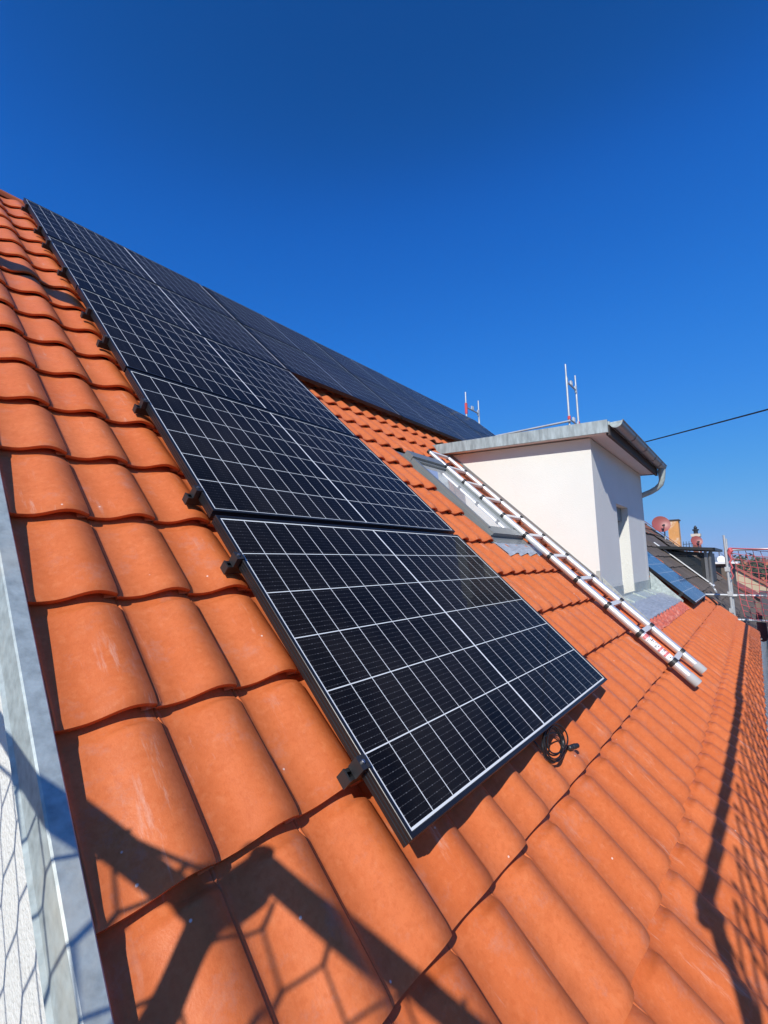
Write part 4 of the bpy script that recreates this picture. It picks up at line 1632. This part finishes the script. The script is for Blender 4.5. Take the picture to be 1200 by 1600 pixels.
# pale building seen low behind the net
wb = tag(empty("house", (22, -3.6, 0)), "white building low behind the net at the right edge", "house")
town_house(118, -5, 18, 10, 5.4, 8.8, 1.45, ROOFC[0], WALLC[1], "house with an orange roof standing across the street end", "houses across the town")
b_ = MB()
b_.box((-5.0, 0.5, 0), (9.0, 2.85, 7.55))
b_.build("wall", WALLC[1], wb)
b_ = MB()
b_.slab([(-5.2, 0.3, 7.55), (9.2, 0.3, 7.55), (9.2, 2.95, 7.75), (-5.2, 2.95, 7.75)], (0, 0, 0.12))
b_.build("roof", BROWN, wb)
for k in range(5):
    b_ = MB()
    b_.box((-5.03, 0.9 + 0.42 * k, 5.2), (-5.001, 1.2 + 0.42 * k, 6.9))
    b_.build("window", GLASS, wb)
k = 0
used = []
while k < 40:
    x = random.uniform(115, 520)
    y = random.uniform(-0.055, 0.03) * x - 1
    if any(abs(x - a) < 13 and abs(y - c) < 10 for a, c in used):
        continue
    used.append((x, y))
    rc, wc = random.choice([0, 0, 0, 1, 1, 2]), random.choice([0, 1, 2])
    he = random.uniform(4.2, 5.8)
    names_r = ["orange", "red", "brown"][rc]
    names_w = ["cream", "white", "ochre"][wc]
    town_house(x, y, random.uniform(9, 15), random.uniform(8, 10.5), he, he + random.uniform(2.8, 3.8), random.choice([0, 1.57]) + random.uniform(-0.25, 0.25), ROOFC[rc], WALLC[wc],
               "distant %s walled house with %s roof in the town behind the net" % (names_w, names_r), "houses across the town", True, x < 180)
    k += 1
# wooded strip and low hills on the horizon
hillm = mat("wooded_hill", (0.055, 0.070, 0.040), 1.0, var=0.3, vscale=0.012)
b_ = MB()
n_ = 90
vs = []
for i in range(n_ + 1):
    a = radians(-75 + 150 * i / n_)
    for (rr_, hh_) in ((1500, -2), (2100, 1), (2700, 0)):
        hgt = 14 + 2.5 * sin(i * 0.31) + 2 * sin(i * 0.83 + 1) if hh_ == 1 else -0.5
        vs.append((rr_ * cos(a), rr_ * sin(a), hgt))
b_.add(vs, [(i * 3 + k, i * 3 + k + 1, i * 3 + k + 4, i * 3 + k + 3) for i in range(n_) for k in (0, 1)])
tag(b_.build("hills", hillm, None, True), kind="structure")

# trees between the houses
LEAF = mat("tree_foliage", (0.055, 0.070, 0.030), 0.9, var=0.4, vscale=1.2, rnd=0.25)
BARK = mat("tree_bark", (0.10, 0.075, 0.055), 0.95)
crowns = []
for q in range(3):
    rnd = random.Random(100 + q)
    mb = MB()
    clumps = [(rnd.gauss(0, 0.38), rnd.gauss(0, 0.38), rnd.uniform(-0.5, 0.75), rnd.uniform(0.22, 0.4)) for _ in range(16)]
    for (cx, cy, cz, cr_) in clumps:
        for _ in range(42):
            d = Vector((rnd.gauss(0, 1), rnd.gauss(0, 1), rnd.gauss(0, 1))).normalized() * cr_ * rnd.uniform(0.6, 1.05)
            p = Vector((cx, cy, cz)) + d
            t1 = Vector((rnd.gauss(0, 1), rnd.gauss(0, 1), rnd.gauss(0, 1))).normalized() * 0.09
            t2 = d.cross(t1).normalized() * 0.07
            mb.add([p - t1, p + t2, p + t1, p - t2], [(0, 1, 2, 3)])
    crowns.append(mb.mesh("crown", LEAF))
mb = MB()
mb.tube([(0, 0, 0), (0.05, 0, 0.5), (0, 0.03, 1.0)], [0.09, 0.06, 0.03], 7)
mb.tube([(0.03, 0, 0.6), (0.2, 0.1, 0.95)], [0.04, 0.015], 5)
mb.tube([(0.03, 0, 0.65), (-0.2, 0.05, 1.0)], [0.04, 0.015], 5)
trunk_me = mb.mesh("trunk", BARK)
random.seed(41)
for k in range(30):
    x = random.uniform(95, 420)
    y = random.uniform(-0.06, 0.035) * x - 1
    if any(abs(x - a) < 8 and abs(y - c) < 8 for a, c in used):
        continue
    s = random.uniform(2.6, 4.2)
    t = tag(empty("tree", (x, y, 0)), "distant green tree standing between the houses of the town", "tree", "trees in the town")
    tr = inst("trunk", trunk_me, t)
    tr.scale = (s, s, s * 1.2)
    cr_ = inst("crown", crowns[k % 3], t, (0, 0, s * 1.65), (0, 0, random.uniform(0, 6)))
    cr_.scale = (s, s, s * 0.95)

# ------------------------------------------------------------------ the air: one closed box of thin haze round the whole place
hz = bpy.data.materials.new("thin_haze")
hz.use_nodes = True
hn = hz.node_tree.nodes
hn.remove(hn["Principled BSDF"])
pvn = hn.new("ShaderNodeVolumePrincipled")
pvn.inputs["Color"].default_value = (0.80, 0.88, 0.98, 1)
pvn.inputs["Density"].default_value = 0.0006
pvn.inputs["Anisotropy"].default_value = 0.0
hz.node_tree.links.new(pvn.outputs[0], hn["Material Output"].inputs["Volume"])
b_ = MB()
b_.box((-3100, -3100, -1.2), (4600, 3100, 19.5))
o = b_.build("haze", hz)
tag(o, kind="stuff")
